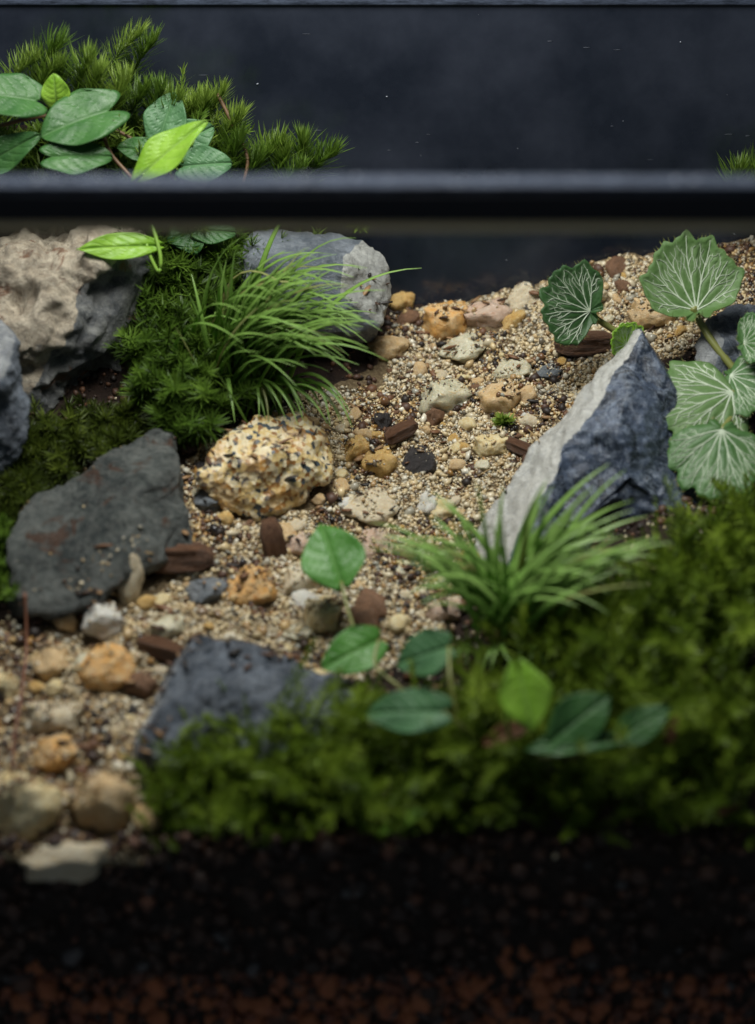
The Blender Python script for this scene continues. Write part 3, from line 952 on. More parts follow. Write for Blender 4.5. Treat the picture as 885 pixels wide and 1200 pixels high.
def moss(name, B, D, L, leaf, K, mat_, label, tone, wid=.16, open0=78, open1=28, bendz=-.25, curl=.35, hook=None):
    B = np.asarray(B, float); D = np.asarray(D, float); D /= np.linalg.norm(D, axis=1)[:, None]
    L = np.asarray(L, float); leaf = np.asarray(leaf, float); tone = np.asarray(tone, float)
    n = len(B)
    ref = np.tile(np.array([[.31, .17, .93]]), (n, 1)); ref[np.abs(D @ ref[0]) > .9] = (1, 0, 0)
    U = np.cross(D, ref); U /= np.linalg.norm(U, axis=1)[:, None]
    Wv = np.cross(D, U)
    side = rng.normal(size=(n, 3)) * .22; side[:, 2] -= .12
    if hook is not None: side = np.tile(np.array(hook, float), (n, 1))
    k = np.arange(K)
    t = (k + .5) / K
    t = .12 + .88 * t ** .8
    ph = rng.uniform(0, 6.28, (n, 1)) + k[None] * 2.39996 + rng.normal(0, .25, (n, K))
    an = np.radians(open0 + (open1 - open0) * t[None] ** 1.6 + rng.normal(0, 9, (n, K)))
    P = B[:, None] + D[:, None] * (L[:, None] * t)[..., None] + side[:, None] * (L[:, None] * t ** 2)[..., None]
    rad = np.cos(ph)[..., None] * U[:, None] + np.sin(ph)[..., None] * Wv[:, None]
    d0 = np.cos(an)[..., None] * D[:, None] + np.sin(an)[..., None] * rad
    ll = leaf[:, None] * (.55 + .6 * np.sin(np.pi * np.clip(t, 0, 1) ** .9 * .93))[None] * rng.uniform(.75, 1.2, (n, K))
    s = np.cross(d0, D[:, None]); s /= np.linalg.norm(s, axis=2)[..., None] + 1e-9
    bend = D[:, None] * curl + np.array([0, 0, bendz]) + rng.normal(0, .12, (n, K, 3))
    w = (ll * wid)[..., None]
    l3 = ll[..., None]
    p1 = P + d0 * l3 * .38 + bend * l3 * .06
    p2 = P + d0 * l3 * .72 + bend * l3 * .24
    p3 = P + d0 * l3 * .98 + bend * l3 * .5
    vv = np.stack([P - s * w * .45, P + s * w * .45, p1 - s * w, p1 + s * w, p2 - s * w * .62, p2 + s * w * .62, p3], 2).reshape(-1, 3)
    f0 = np.array([[0, 1, 3], [0, 3, 2], [2, 3, 5], [2, 5, 4], [4, 5, 6]])
    ff = (f0[None] + (np.arange(n * K) * 7)[:, None, None]).reshape(-1, 3)
    tn = np.repeat(np.clip(tone[:, None] + .30 * (t[None] - .55) + np.zeros((n, K)), 0, 1).ravel(), 7)
    # stems
    q = np.linspace(0, 1, 4)
    c0 = B[:, None] + D[:, None] * (L[:, None] * q)[..., None] + side[:, None] * (L[:, None] * q ** 2)[..., None]
    rs = .018
    ring = np.stack([c0 + U[:, None] * rs, c0 - U[:, None] * rs * .5 + Wv[:, None] * rs * .87, c0 - U[:, None] * rs * .5 - Wv[:, None] * rs * .87], 2)
    sv = ring.reshape(-1, 3)
    fs = []
    for a in range(3):
        for b in range(3):
            c = (b + 1) % 3
            fs += [[a * 3 + b, a * 3 + c, a * 3 + 3 + c], [a * 3 + b, a * 3 + 3 + c, a * 3 + 3 + b]]
    fs = (np.array(fs)[None] + (np.arange(n) * 12)[:, None, None]).reshape(-1, 3) + len(vv)
    me = tri_mesh(name, np.concatenate([vv, sv]), np.concatenate([ff, fs]))
    attr(me, 'tone', np.concatenate([tn, np.repeat(tone * .6, 12)]))
    o = link(name, me, mat_)
    tag(o, label, 'moss', None, 'stuff')
    print(name, n, len(ff))
    return o


def patch(poly_px, n, lift=0.0, up=(0, -.25, 1), spread=.45, l0=.5, l1=1.0, leaf0=.16, leaf1=.26, tone=(.2, .8), seed=0, near=None):
    poly = [tuple(ground(*p)[:2]) for p in poly_px]
    x0 = min(p[0] for p in poly); x1 = max(p[0] for p in poly); y0 = max(.25, min(p[1] for p in poly)); y1 = max(p[1] for p in poly)
    B, D, L, LE, T = [], [], [], [], []
    tr_ = 0
    while len(B) < n and tr_ < n * 30:
        tr_ += 1
        x = random.uniform(x0, x1); y = random.uniform(y0, y1)
        if not inside(poly, x, y): continue
        cl = noise.noise(Vector((x * 1.5 + seed, y * 1.5, 7)))
        if cl < -.18 and random.random() < .6: continue
        B.append((x, y, g(x, y) + lift + .32 * cl))
        D.append((up[0] + random.gauss(0, spread), up[1] + random.gauss(0, spread), up[2]))
        L.append(random.uniform(l0, l1) * (1 + .35 * cl)); LE.append(random.uniform(leaf0, leaf1))
        T.append(min(1, max(0, random.uniform(*tone) * .7 + .3 * (.5 + cl) + random.gauss(0, .06))))
    return B, D, L, LE, T


def do_patch(label, mat_, K, name='moss_carpet', wid=.16, open0=78, open1=28, **kw):
    B, D, L, LE, T = patch(**kw)
    return moss(name, B, D, L, LE, K, mat_, label, T, wid, open0, open1)


do_patch('bright yellow green moss cushion spilling over the low blue stone', M['moss_front'], 54, name='moss_cushion', wid=.085,
         poly_px=[(175, 985), (185, 925), (215, 890), (300, 862), (430, 850), (520, 870), (560, 930), (560, 1000), (300, 1005)], n=780, lift=.0, l0=.4, l1=1.2, leaf0=.09, leaf1=.19, tone=(.15, 1.0), spread=.62)
do_patch('dark green moss carpet along the front pane under the vine leaves', M['moss_front'], 54, wid=.085,
         poly_px=[(480, 850), (560, 830), (700, 850), (920, 840), (920, 1010), (560, 1005), (470, 990)], n=800, lift=.05, l0=.4, l1=1.2, leaf0=.09, leaf1=.19, tone=(.0, .9), spread=.62)
do_patch('dense green moss carpet at the foot of the tall split stone', M['moss_front'], 54, wid=.085,
         poly_px=[(590, 800), (600, 740), (760, 690), (800, 640), (860, 615), (960, 600), (960, 870), (700, 870)], n=840, lift=.05, l0=.5, l1=1.35, leaf0=.10, leaf1=.22, tone=(.0, .7), spread=.62)
do_patch('loose feathery moss fronds arching above the front carpet', M['moss_front'], 80, name='moss_fronds', wid=.05,
         poly_px=[(195, 960), (230, 890), (430, 862), (560, 850), (610, 760), (780, 680), (860, 625), (960, 600), (960, 985), (560, 990), (300, 985)], n=230, lift=.25, l0=.9, l1=1.8, leaf0=.22, leaf1=.40, tone=(.35, 1.0), up=(.05, -.45, 1), spread=.6)
do_patch('deep green starry moss between the beige stone and the blade tuft', M['moss_deep'], 80, wid=.05, open0=95, open1=35,
         poly_px=[(165, 470), (170, 380), (190, 310), (290, 310), (330, 420), (260, 500), (235, 545), (205, 530)], n=330, lift=.2, l0=.7, l1=1.4, leaf0=.28, leaf1=.42, tone=(.1, .75), up=(.1, -.45, 1), spread=.4)
do_patch('moss toned dark for shade in the hollow under the beige stone', M['moss_olive_shade'], 64, wid=.05, open0=95, open1=30,
         poly_px=[(-40, 600), (-20, 540), (60, 500), (160, 480), (200, 500), (150, 525), (70, 580), (20, 620)], n=170, lift=-.05, l0=.3, l1=.65, leaf0=.22, leaf1=.38, tone=(.0, .6), up=(.15, -.4, 1))
do_patch('small moss fringe at the outer side of the slate slab', M['moss_deep'], 44, wid=.08,
         poly_px=[(-40, 720), (-40, 630), (8, 640), (16, 690), (8, 720)], n=70, lift=.05, l0=.4, l1=.7, leaf0=.2, leaf1=.3, tone=(.3, .9))
do_patch('moss on the high bank behind the beige stone', M['moss_back'], 56, name='moss_cushion', wid=.07, open0=85, open1=30,
         poly_px=[(-60, 215), (400, 225), (395, 265), (170, 300), (-60, 265)], n=330, lift=.2, l0=.9, l1=1.7, leaf0=.28, leaf1=.42, tone=(.1, .8), up=(.1, -.3, 1), spread=.35)
# tall feathery shoots, each tip where one shows
B, D, L, LE, T = [], [], [], [], []
for px, py, Y, ln in [(50, 42, 13.2, 2.0), (38, 70, 12.8, 1.7), (62, 78, 13.0, 1.7), (140, 30, 13.3, 2.2), (158, 38, 13.4, 2.0), (88, 62, 12.7, 1.8), (105, 78, 12.5, 1.6), (128, 90, 12.4, 1.4), (150, 100, 12.8, 1.4), (172, 98, 12.9, 1.4),
                      (8, 62, 13.0, 1.6), (235, 108, 13.3, 1.6), (248, 100, 13.4, 1.8), (262, 130, 13.2, 1.5), (300, 165, 13.4, 1.4), (322, 175, 13.3, 1.3), (352, 158, 13.6, 1.7), (364, 172, 13.6, 1.5), (285, 185, 13.0, 1.2),
                      (205, 120, 13.5, 1.3), (190, 112, 12.9, 1.3), (120, 120, 13.0, 1.3), (860, 195, 13.4, 1.4), (880, 182, 13.5, 1.5), (875, 200, 13.2, 1.2), (895, 185, 13.3, 1.5), (330, 190, 13.0, 1.2), (270, 160, 12.8, 1.4)]:
    tip = at(px, py, Y)
    dv = Vector((random.gauss(.12, .12), random.gauss(-.1, .1), 1)).normalized()
    B.append(tip - dv * ln * .78); D.append(dv); L.append(ln); LE.append(random.uniform(.42, .60)); T.append(random.uniform(.3, .8))
for b_, d_, l_, le_, t_ in zip(B, D, L, LE, T):
    lone = b_[0] >= 5
    o = moss('moss_plume', [b_], [d_], [l_], [le_], 200, M['moss_back'],
             'mossy sprig against the dark pane above the veined leaves' if lone else 'tall feathery moss plume rising behind the vine leaves', [t_], .03, 70, 20, -.6, .9, (random.uniform(.05, .45), random.uniform(-.35, .0), -.25))
    del o['kind']
    o['group'] = 'mossy sprigs by the pane' if lone else 'feathery moss plumes'

# tiny sprouts
for px, py, n_, lab in [(593, 500, 5, 'tiny bright green sprout alone on the sand'), (420, 268, 7, 'small green moss tip above the grey rear stone')]:
    p = ground(px, py) if n_ == 5 else at(px, py, 13.4)
    B = [p + Vector((random.uniform(-.08, .08), random.uniform(-.08, .08), 0)) for _ in range(n_)]
    o = moss('moss_sprout', B, [(random.gauss(0, .5), -.5 + random.gauss(0, .4), 1) for _ in B], [.22] * n_, [.2] * n_, 26, M['moss_back'], lab, [.9] * n_, .16)
    del o['kind']

# ------------------------------------------------------------------ long moss blades


def blade_mesh(p0, d0, d1, L, w, droop, segs=13):
    """a tapered, slightly flattened blade that leaves p0 along d0 and turns towards d1"""
    pts = []; p = Vector(p0); 
    for i in range(segs + 1):
        t = i / segs
        d = d0.lerp(d1, t ** 1.2) + Vector((0, 0, -droop * t * t))
        d.normalize()
        pts.append((p.copy(), d, t))
        p += d * (L / segs)
    V, F, T = [], [], []
    ns = 6
    for p, d, t in pts:
        s = d.cross(Vector((.12, -.5, .85))); s.normalize()
        u = s.cross(d)
        ww = w * min(1, .55 + 2.2 * t) * (1 - max(0, (t - .35) / .65) ** 1.5 * .93)
        for k_ in range(ns):
            a = 2 * math.pi * k_ / ns
            off = s * math.cos(a) * ww + u * math.sin(a) * ww * .42
            if k_ in (1, 2): off -= u * ww * .22
            V.append(p + off); T.append(t)
    for i in range(segs):
        for k_ in range(ns):
            a = i * ns + k_; b = i * ns + (k_ + 1) % ns
            F += [(a, b, b + ns), (a, b + ns, a + ns)]
    return V, F, T


def blade_tuft(loc, label, specs, mat_):
    e = empty('moss_tuft', loc, label, 'moss tuft')
    for p0, d0, d1, L, w, dr in specs:
        V, F, T = blade_mesh(Vector(p0) - loc, d0, d1, L, w, dr)
        me = tri_mesh('blade', V, F); attr(me, 't', T)
        link('blade', me, M['blade_dry'] if random.random() < .05 else mat_, e)
    return e


r0 = ground(262, 468)
specs = []
for i in range(240):
    a = random.random()
    b = random.gauss(0, 1)
    base = r0 + Vector((random.gauss(.25, .38), random.gauss(.25, .35), 0)); base.z = g(base.x, base.y) + .15
    ang = random.choice([random.uniform(-15, 35), random.uniform(15, 60), random.uniform(45, 105)])    # sweep in the x-z fan, degrees above +x
    ar = R(ang)
    d0 = Vector((.25 * math.cos(ar) + random.gauss(0, .15), -.25 + random.gauss(0, .22), .9))
    d1 = Vector((math.cos(ar), -.45 + random.gauss(0, .3), math.sin(ar) * .9 - .05))
    specs.append((base, d0.normalized(), d1.normalized(), random.uniform(2.2, 4.5) * (1 if ang < 60 else .72), random.uniform(.048, .076), random.uniform(.15, .8)))
for i in range(22):       # low blades falling forward over the granite
    base = r0 + Vector((random.uniform(.0, 1.4), random.uniform(-.3, .2), .25))
    d0 = Vector((random.uniform(-.1, .9), -.5, .55)); d1 = Vector((random.uniform(-.1, .7), -.55, -.7))
    specs.append((base, d0.normalized(), d1.normalized(), random.uniform(1.4, 2.6), random.uniform(.045, .065), .5))
blade_tuft(Vector((r0.x, r0.y, g(r0.x, r0.y))), 'bright green tuft of long arching moss blades above the granite stone', specs, M['blade'])

r1 = ground(590, 775); r1.z = g(r1.x, r1.y)
specs = []
for i in range(105):
    base = r1 + Vector((random.gauss(0, .35), random.gauss(.1, .25), .75))
    ang = R(random.choice([random.uniform(12, 60), random.uniform(5, 35), random.uniform(60, 120), random.uniform(130, 172), random.uniform(150, 195), random.uniform(-15, 15)]))
    d0 = Vector((.5 * math.cos(ang), -.15 + random.gauss(0, .25), .85)); d1 = Vector((math.cos(ang), -.15 + random.gauss(0, .4), math.sin(ang) * .85 + .02))
    specs.append((base, d0.normalized(), d1.normalized(), random.uniform(2.0, 3.4) * (1.12 if math.cos(ang) > .3 else .95), random.uniform(.055, .088), random.uniform(.05, .5)))
for i in range(10):
    base = r1 + Vector((random.uniform(-1.2, .6), -.2, .45))
    specs.append((base, Vector((random.gauss(0, .3), -.6, .4)).normalized(), Vector((random.gauss(0, .3), -.6, -.6)).normalized(), random.uniform(.8, 1.3), .055, .3))
for i in range(14):
    base = r1 + Vector((random.uniform(1.6, 2.6), random.uniform(.3, .8), .5))
    ang = R(random.uniform(-5, 40))
    specs.append((base, Vector((.6, -.2, .6)).normalized(), Vector((math.cos(ang), -.2, math.sin(ang))).normalized(), random.uniform(1.0, 1.7), .06, .3))
blade_tuft(r1.copy(), 'pale green tuft of thick moss blades before the tall split stone', specs, M['blade2'])

# ------------------------------------------------------------------ tubes, leaves


def tube(pts, r0_, r1_, ns=7, sub=6):
    P = [Vector(p) for p in pts]
    Q = []
    n = len(P)
    for i in range(n - 1):
        a = P[max(0, i - 1)]; b = P[i]; c = P[i + 1]; d = P[min(n - 1, i + 2)]
        for k_ in range(sub):
            t = k_ / sub
            Q.append(.5 * ((2 * b) + (c - a) * t + (2 * a - 5 * b + 4 * c - d) * t * t + (3 * b - a - 3 * c + d) * t ** 3))
    Q.append(P[-1])
    V, F = [], []
    m = len(Q)
    for i, q in enumerate(Q):
        d = (Q[min(m - 1, i + 1)] - Q[max(0, i - 1)]).normalized()
        s = d.cross(Vector((.2, .3, .93))).normalized(); u = s.cross(d)
        r = r0_ + (r1_ - r0_) * i / (m - 1)
        for k_ in range(ns):
            a = 2 * math.pi * k_ / ns
            V.append(q + (s * math.cos(a) + u * math.sin(a)) * r)
    for i in range(m - 1):
        for k_ in range(ns):
            a = i * ns + k_; b = i * ns + (k_ + 1) % ns
            F += [(a, b, b + ns), (a, b + ns, a + ns)]
    for e_, rev in ((0, 1), ((m - 1) * ns, 0)):
        for k_ in range(1, ns - 1):
            F.append((e_, e_ + k_, e_ + k_ + 1) if not rev else (e_, e_ + k_ + 1, e_ + k_))
    return V, F


def tube_obj(name, pts, r0_, r1_, mat_, parent=None, origin=Vector((0, 0, 0)), **kw):
    V, F = tube([Vector(p) - origin for p in pts], r0_, r1_, **kw)
    return link(name, tri_mesh(name, V, F), mat_, parent)


def frame(p0, p1, nrm):
    y = (p1 - p0); L = y.length; y.normalize()
    z = Vector(nrm); z = (z - y * z.dot(y)).normalized()
    x = y.cross(z)
    return L, Matrix(((x.x, y.x, z.x), (x.y, y.y, z.y), (x.z, y.z, z.z)))


def heart_leaf(parent, origin, p0, p1, nrm, ratio, mat_, fold=.18, curl=.15, heart=.2, tip=1.0, name='leaf', shoulder=None):
    """leaf blade from its stalk point p0 to its tip p1; ratio = width / length"""
    L, mx = frame(p0, p1, nrm)
    nu, nv = 26, 25
    if shoulder is None: shoulder = .03 if tip > 1.2 else .15
    V, VE = [], []
    for i in range(nu + 1):
        u = i / nu
        wv_ = math.sin(math.pi * (shoulder + (1 - shoulder) * u) ** .72) ** (.62 * tip) if u < 1 else 0
        for j in range(nv):
            v = -1 + 2 * j / (nv - 1)
            x = v * wv_ * ratio * .5
            y = u - heart * math.sin(math.pi * min(1, abs(v) * .92)) ** .9 * (1 - u) ** 2 + .22 * shoulder / .15 * abs(v) ** 4 * (1 - u) ** 3 + .05 * abs(v) * u * (1 - u)
            z = fold * abs(x) - curl * (u - .35) ** 2 + .035 * math.sin(3 * math.pi * u + 1.2 * v) * abs(v)
            sv = abs(((u * 6.5 - abs(v) * 1.7) % 1.0) - .5)
            vein = max(math.exp(-(v * wv_ / .07) ** 2), .55 * math.exp(-((.5 - sv) / .09) ** 2) * (1 if .04 < abs(v) < .85 else 0))
            z += .012 * (1 - vein) * math.cos(v * 3)
            V.append(mx @ (Vector((x, y, z)) * L) + p0 - origin); VE.append(vein)
    F = []
    for i in range(nu):
        for j in range(nv - 1):
            a = i * nv + j
            F += [(a, a + 1, a + nv + 1), (a, a + nv + 1, a + nv)]
    me = tri_mesh(name, V, F); attr(me, 'vein', VE)
    o = link(name, me, mat_, parent)
    sd = o.modifiers.new('thickness', 'SOLIDIFY'); sd.thickness = .018 * CM; sd.offset = 0
    return o


def vine(label, base, leaves, stems, stem_mat='stem_brown', r=.045, P=at):
    e = empty('vine', base, label, 'vine')
    for st_ in stems:
        m_ = stem_mat if len(st_) < 3 or not isinstance(st_[-1], str) else st_[-1]
        q = [s_ for s_ in st_ if not isinstance(s_, str)]
        tube_obj('stem', [P(*s_) for s_ in q], r, r * .8, M[m_], e, base)
    for p0, p1, nrm, ratio, m_, kw in leaves:
        heart_leaf(e, base, P(*p0), P(*p1), nrm, ratio, M[m_], **kw)
    return e


TOC = Vector((0, -.75, .65))     # tilted towards the front and up
bb = at(150, 250, 11.8); bb.z = g(bb.x, bb.y)
vine('creeping vine with dark rounded leaves and bright young ones on the high bank', bb, [
    ((42, 118, 11.6), (-30, 108, 11.3), (0, -.6, .8), .95, 'leaf', {}),
    ((66, 120, 11.8), (63, 88, 11.7), (.2, -.95, .1), 1.0, 'leaf_young', dict(curl=.3)),
    ((-20, 195, 11.3), (45, 157, 11.2), (.35, -.8, .6), .52, 'leaf', {}),
    ((126, 130, 11.6), (47, 158, 11.1), (-.1, -.7, .75), .92, 'leaf', dict(heart=.28)),
    ((60, 184, 10.9), (132, 182, 11.1), (.0, -.75, .65), .68, 'leaf', dict(heart=.2)),
    ((188, 160, 12.2), (205, 108, 12.6), (-.1, -.9, .4), .95, 'leaf_blue', {}),
    ((180, 178, 11.9), (138, 172, 11.6), (-.2, -.8, .6), .72, 'leaf', {}),
    ((205, 172, 12.2), (250, 148, 12.3), (.3, -.85, .45), .95, 'leaf_blue', {}),
    ((215, 195, 11.8), (272, 190, 11.9), (.2, -.8, .55), .85, 'leaf_blue', {}),
    ((168, 204, 10.6), (241, 140, 10.9), (-.35, -.7, .6), .52, 'leaf_young', dict(fold=.3, curl=.1, tip=1.5)),
    ((176, 288, 10.4), (90, 291, 10.0), (.05, -.8, .6), .40, 'leaf_young', dict(fold=.25, curl=.1, tip=1.5)),
    ((245, 262, 11.9), (196, 282, 11.4), (-.1, -.8, .6), .85, 'leaf', {}),
    ((232, 270, 11.6), (277, 272, 11.6), (.1, -.8, .6), .75, 'leaf', {}),
    ((215, 262, 11.8), (232, 296, 11.3), (0, -.85, .5), 1.1, 'leaf', dict(heart=.25)),
], [[(-10, 150, 11.9), (60, 135, 11.9), (120, 148, 11.9), (150, 160, 11.9), (190, 190, 11.9), (230, 260, 11.9)],
    [(120, 150, 11.9), (130, 180, 11.6), (160, 215, 11.3), (180, 250, 11.2)],
    [(162, 240, 10.9), (178, 265, 10.6), (188, 300, 10.3), (186, 318, 10.2), (176, 300, 10.3), (172, 286, 10.4), 'stem_green'],
    [(178, 250, 10.8), (172, 215, 10.7), (168, 203, 10.6), 'stem_green'],
    [(255, 110, 13.2), (275, 150, 12.9), (290, 185, 12.6), (285, 215, 12.4)]])

fb = ground(540, 880)
vine('small creeping vine with rounded leaves rising from the front moss', fb, [
    ((400, 684, 1.5), (376, 612, 1.9), (.1, -.95, .35), .95, 'leaf_mid', dict(fold=.2, heart=.1, tip=1.4)),
    ((444, 750, 1.4), (378, 782, 1.2), (.0, -.75, .7), .75, 'leaf_mid', dict(heart=.1)),
    ((526, 758, 1.7), (464, 778, 1.6), (.0, -.7, .7), .82, 'leaf_blue', dict(heart=.1)),
    ((520, 834, 1.9), (428, 834, 1.8), (.0, -.72, .7), .58, 'leaf_blue', dict(heart=.12)),
    ((610, 794, 2.1), (624, 856, 2.0), (.1, -.7, .7), 1.0, 'leaf_young', dict(heart=.35, fold=.3, tip=1.4)),
    ((654, 862, 2.0), (716, 814, 2.3), (.15, -.8, .6), .78, 'leaf', dict(tip=1.4)),
    ((706, 868, 2.0), (614, 876, 1.9), (.0, -.45, .9), .36, 'leaf', {}),
    ((728, 864, 1.85), (786, 828, 2.1), (.1, -.7, .7), .62, 'leaf', dict(tip=1.4)),
], [[(450, 870, .3), (428, 780, 1.0), (408, 715, 1.4), (400, 682, 1.5), 'stem_olive'],
    [(520, 850, .8), (468, 805, 1.1), (440, 780, 1.3), (444, 750, 1.4), 'stem_olive'],
    [(540, 860, .6), (528, 800, 1.4), (526, 758, 1.7), 'stem_olive'],
    [(560, 870, .6), (540, 850, 1.4), (520, 834, 1.9), 'stem_olive'],
    [(600, 890, .6), (594, 830, 1.7), (600, 784, 2.1), (610, 796, 2.0), 'stem_green'],
    [(620, 890, 1.0), (700, 880, 1.6), (726, 864, 1.85), 'stem_olive']], r=.04, P=ab)


# silver-veined round leaves
def sax_R(ph, seed):
    a = abs(ph)
    b = 1.0 - .72 * sst(1.15, 2.0, a) - .2 * sst(2.3, 3.1, a)
    b *= .92 + .08 * math.cos(ph * 1.0)
    tooth = abs(math.sin(ph * 6.0 + .35 * math.sin(3 * ph + seed)))
    return b * (.90 + .09 * (1 - tooth) ** .6 + .025 * math.sin(17 * ph + seed) + .02 * math.sin(29 * ph))


def sax_leaf(parent, origin, p0, p1, nrm, wr, mat_, cup=.12, seed=1.0):
    L, mx = frame(p0, p1, nrm)

    def surf(r, ph):
        rr = r * sax_R(ph, seed)
        x = math.sin(ph) * rr * wr; y = math.cos(ph) * rr
        z = cup * r * r * (1 + .35 * math.cos(ph * 2 + seed)) + .010 * r * math.cos(ph * 7 + seed) + .03 * r * math.sin(3 * ph + seed * 2)
        return Vector((x, y, z))
    segs = []
    for i, ph in enumerate((0, .43, -.43, .86, -.86, 1.28, -1.28)):
        end = .93
        segs.append((0, ph, end, ph * 1.02, .011, .004))
        for rb, da, re in ((.34, .24, .74), (.58, .19, .92)):
            for s_ in (-1, 1):
                segs.append((rb, ph, re, ph + s_ * da, .006, .003))
                if rb < .4:
                    mr = rb + (re - rb) * .6; mp = ph + s_ * da * .6
                    segs.append((mr, mp, re + .10, ph + s_ * da * .42, .0045, .0025))
    polyl = []
    for ra, pa, rb, pb, w0, w1 in segs:
        q = []
        for k_ in range(9):
            t = k_ / 8
            q.append((ra + (rb - ra) * t, pa + (pb - pa) * t + .025 * math.sin(t * 7 + ra * 9 + pa * 5), w0 + (w1 - w0) * t))
        polyl.append(q)
    flat = np.array([surf(r, p)[:2] for q in polyl for r, p, w in q])
    nr, na = 16, 150
    V, VE = [], []
    for i in range(nr + 1):
        r = i / nr
        for j in range(na + 1):
            ph = -3.1 + 6.2 * j / na
            p = surf(r, ph)
            d2 = ((flat - np.array([p.x, p.y])) ** 2).sum(1).min()
            ve = math.exp(-d2 / .0009)
            V.append(mx @ (p * L) + p0 - origin); VE.append(ve)
    F = []
    for i in range(nr):
        for j in range(na):
            a = i * (na + 1) + j
            F += [(a, a + 1, a + na + 2), (a, a + na + 2, a + na + 1)]
    me = tri_mesh('leaf', V, F); attr(me, 'vein', VE)
    o = link('leaf', me, mat_, parent)
    sd = o.modifiers.new('thickness', 'SOLIDIFY'); sd.thickness = .022 * CM; sd.offset = 0
    # raised veins on the upper side
    V, F = [], []
    for q in polyl:
        for i, (r, ph, w) in enumerate(q):
            c = surf(r, ph); d = surf(q[min(8, i + 1)][0], q[min(8, i + 1)][1]) - surf(q[max(0, i - 1)][0], q[max(0, i - 1)][1])
            d.normalize(); s_ = d.cross(Vector((0, 0, 1))).normalized()
            up = Vector((0, 0, .011 + .022 * .5 / L))
            b = len(V)
            for off in (s_ * w * 1.0 + up * .6, up * 1.0 + Vector((0, 0, w * .5)), -s_ * w * 1.0 + up * .6):
                V.append(mx @ ((c + off) * L) + p0 - origin)
            if i:
                F += [(b - 3, b - 2, b + 1), (b - 3, b + 1, b), (b - 2, b - 1, b + 2), (b - 2, b + 2, b + 1)]
    link('venation', tri_mesh('venation', V, F), M['sax_vein'], o)
    # soft marginal hairs
    V, F = [], []
    for i in range(110):
        ph = random.uniform(-3.0, 3.0)
        c = surf(1, ph); d = (c + Vector((random.gauss(0, .25), random.gauss(0, .25), random.gauss(.1, .25)))).normalized()
        s_ = d.cross(Vector((0, 0, 1))).normalized() * .004
        b = len(V); l_ = random.uniform(.03, .08)
        V += [mx @ (q * L) + p0 - origin for q in (c - s_, c + s_, c + d * l_)]
        F.append((b, b + 1, b + 2))
    h_ = link('margin_fuzz', tri_mesh('margin_fuzz', V, F), M['stem_olive'], o); h_['kind'] = 'stuff'
    return o


sb = at(715, 392, 10.6); sb.z = g(sb.x, sb.y)
e = empty('saxifrage_seedling', sb, 'young plant with one dark round leaf netted with white veins', 'plant')
sax_leaf(e, sb, at(691, 365, 11.0), at(630, 340, 10.7), Vector((-.3, -.8, .5)), .84, M['sax_dark'], .10, 2.0)
tube_obj('petiole', [at(688, 362, 11.02), at(700, 374, 11.2), at(722, 388, 11.2)], .06, .075, M['stem_olive'], e, sb)

sb = at(862, 430, 10.0); sb.z = g(sb.x, sb.y)
e = empty('saxifrage', sb, 'cluster of large scalloped grey green leaves with silvery veins', 'plant')
sax_leaf(e, sb, at(816, 364, 10.6), at(800, 276, 11.5), Vector((-.05, -.8, .6)), .78, M['sax_pale'], .16, .7)
tube_obj('petiole', [at(812, 360, 10.62), at(822, 380, 10.6), at(838, 405, 10.3), at(866, 440, 9.9)], .085, .085, M['stem_olive'], e, sb)
sax_leaf(e, sb, at(872, 402, 9.8), at(908, 388, 9.5), Vector((-.1, -.7, .7)), .95, M['sax'], .10, 3.3)
sax_leaf(e, sb, at(858, 460, 9.2), at(768, 490, 8.5), Vector((-.1, -.62, .78)), .78, M['sax_pale'], -.10, 1.4)
sax_leaf(e, sb, at(846, 504, 8.2), at(836, 588, 7.1), Vector((-.1, -.8, .6)), .82, M['sax'], -.08, 4.1)
sax_leaf(e, sb, at(856, 440, 9.6), at(920, 455, 9.0), Vector((.1, -.65, .75)), .9, M['sax'], -.08, 5.2)
for q in ([(872, 402, 9.82), (880, 420, 9.8), (868, 440, 9.8)], [(858, 460, 9.22), (864, 456, 9.6), (868, 445, 9.8)], [(846, 504, 8.22), (862, 480, 9.1), (868, 450, 9.7)], [(868, 440, 9.62), (872, 450, 9.7), (868, 455, 9.7)]):
    tube_obj('petiole', [at(*a) for a in q], .06, .075, M['stem_olive'], e, sb)
sb = ground(735, 398)
e = empty('saxifrage_bud', sb, 'tiny bright green crinkled young leaf at the tip of the split stone', 'plant')
sax_leaf(e, sb, at(738, 402, 10.5), at(728, 378, 10.6), Vector((0, -.8, .6)), .95, M['leaf_young'], .2, 2.9)
sax_leaf(e, sb, at(734, 404, 10.4), at(716, 388, 10.3), Vector((-.2, -.8, .6)), .9, M['leaf_young'], .2, 1.9)

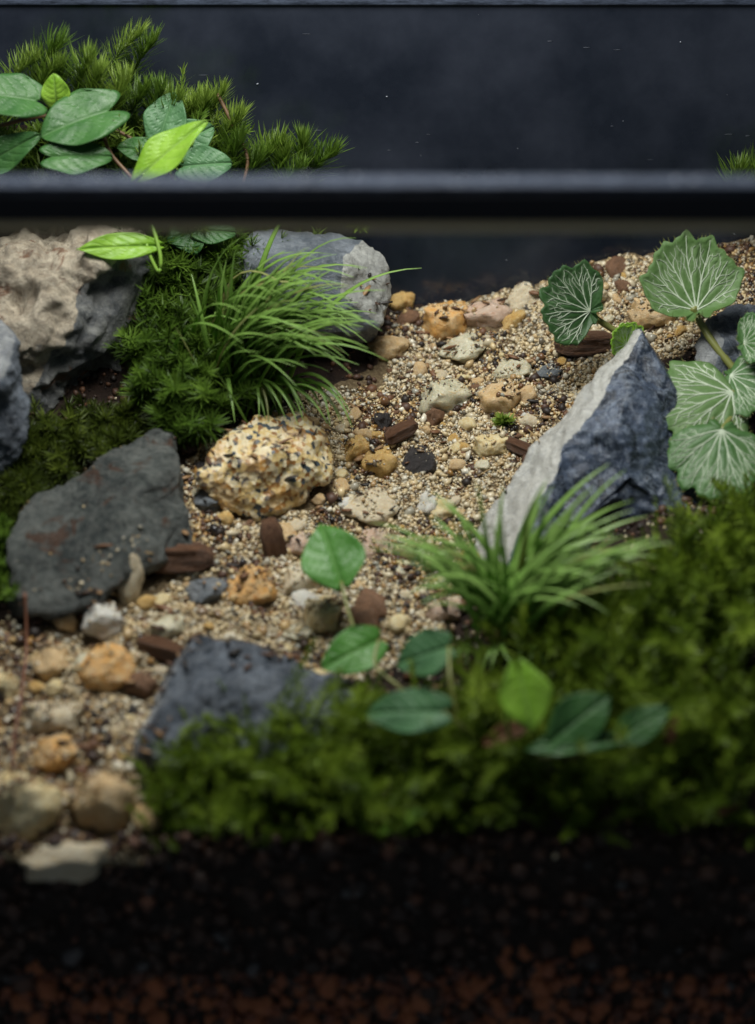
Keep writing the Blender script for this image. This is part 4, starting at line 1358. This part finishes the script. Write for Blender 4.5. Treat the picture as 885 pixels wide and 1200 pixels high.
# withered leaves caught in the moss
for p0, p1, rt, lab in [((575, 868, 1.1), (625, 846, 1.2), .45, 'withered rust brown leaf lying in the moss under the vine'), ((782, 872, 1.3), (794, 838, 1.6), .35, 'small withered tan leaf standing in the moss'),
                        ((452, 972, .7), (505, 945, 1.0), .3, 'yellowed leaf tip at the front edge of the moss'), ((840, 952, .9), (872, 938, 1.0), .35, 'pale yellow green leaf tip in the front moss')]:
    b_ = ab(*p0)
    o = heart_leaf(None, b_, b_, ab(*p1), (.1, -.7, .7), rt, M['dead'] if rt > .3 else M['leaf_young'], fold=.4, curl=.3, tip=1.4, name='withered_leaf')
    o.location = b_
    tag(o, lab, 'leaf')

# ------------------------------------------------------------------ straws and rootlets


def strand(name, pts, r, mat_, label, cat, lift=.06):
    P = []
    for px, py in pts:
        h = BVH.ray_cast(EYE, ray(px, py).normalized())
        P.append(h[0] + Vector((0, -lift * .4, lift)))
    o = P[0].copy()
    t = tube_obj(name, [p - o for p in P], r, r * .6, mat_)
    t.location = o
    return tag(t, label, cat)


strand('straw', [(105, 693), (140, 700), (185, 708), (222, 703)], .018, M['straw'], 'dry straw lying below the slate slab', 'straw')
strand('straw', [(120, 670), (132, 695), (160, 712)], .016, M['straw'], 'short dry straw leaning at the upright cream pebble', 'straw')
strand('straw', [(150, 720), (185, 715), (230, 735)], .02, M['straw'], 'bent dry straw above the low blue stone', 'straw')
strand('straw', [(172, 656), (205, 662), (240, 662)], .018, M['straw'], 'pale straw across the reddish bark chip', 'straw', .2)
strand('straw', [(470, 645), (500, 622), (535, 603)], .018, M['straw'], 'thin pale straw by the blades of the pale tuft', 'straw')
strand('straw', [(605, 496), (618, 505), (632, 520)], .022, M['straw'], 'brown twig beside the tiny green sprout', 'twig')
strand('straw', [(605, 492), (625, 489), (645, 492)], .016, M['straw'], 'thin reddish stalk above the brown twig', 'twig')
strand('straw', [(0, 635), (18, 610), (34, 590)], .022, M['straw'], 'curved dry stalk at the mossy side of the slate slab', 'straw')
strand('straw', [(560, 560), (575, 552), (590, 545)], .014, M['straw'], 'tiny straw on the sand near the split stone', 'straw')
strand('rootlet', [(30, 700), (32, 760), (26, 820), (18, 870), (16, 905)], .035, M['root'], 'thin red rootlet trailing over the gravel', 'rootlet', .12)

# ------------------------------------------------------------------ to metres
done = set()
for o in S.objects:
    if o.type in ('MESH', 'EMPTY'):
        o.location = o.location * CM
        if o.type == 'MESH' and o.data.name not in done:
            done.add(o.data.name)
            o.data.transform(Matrix.Scale(CM, 4))
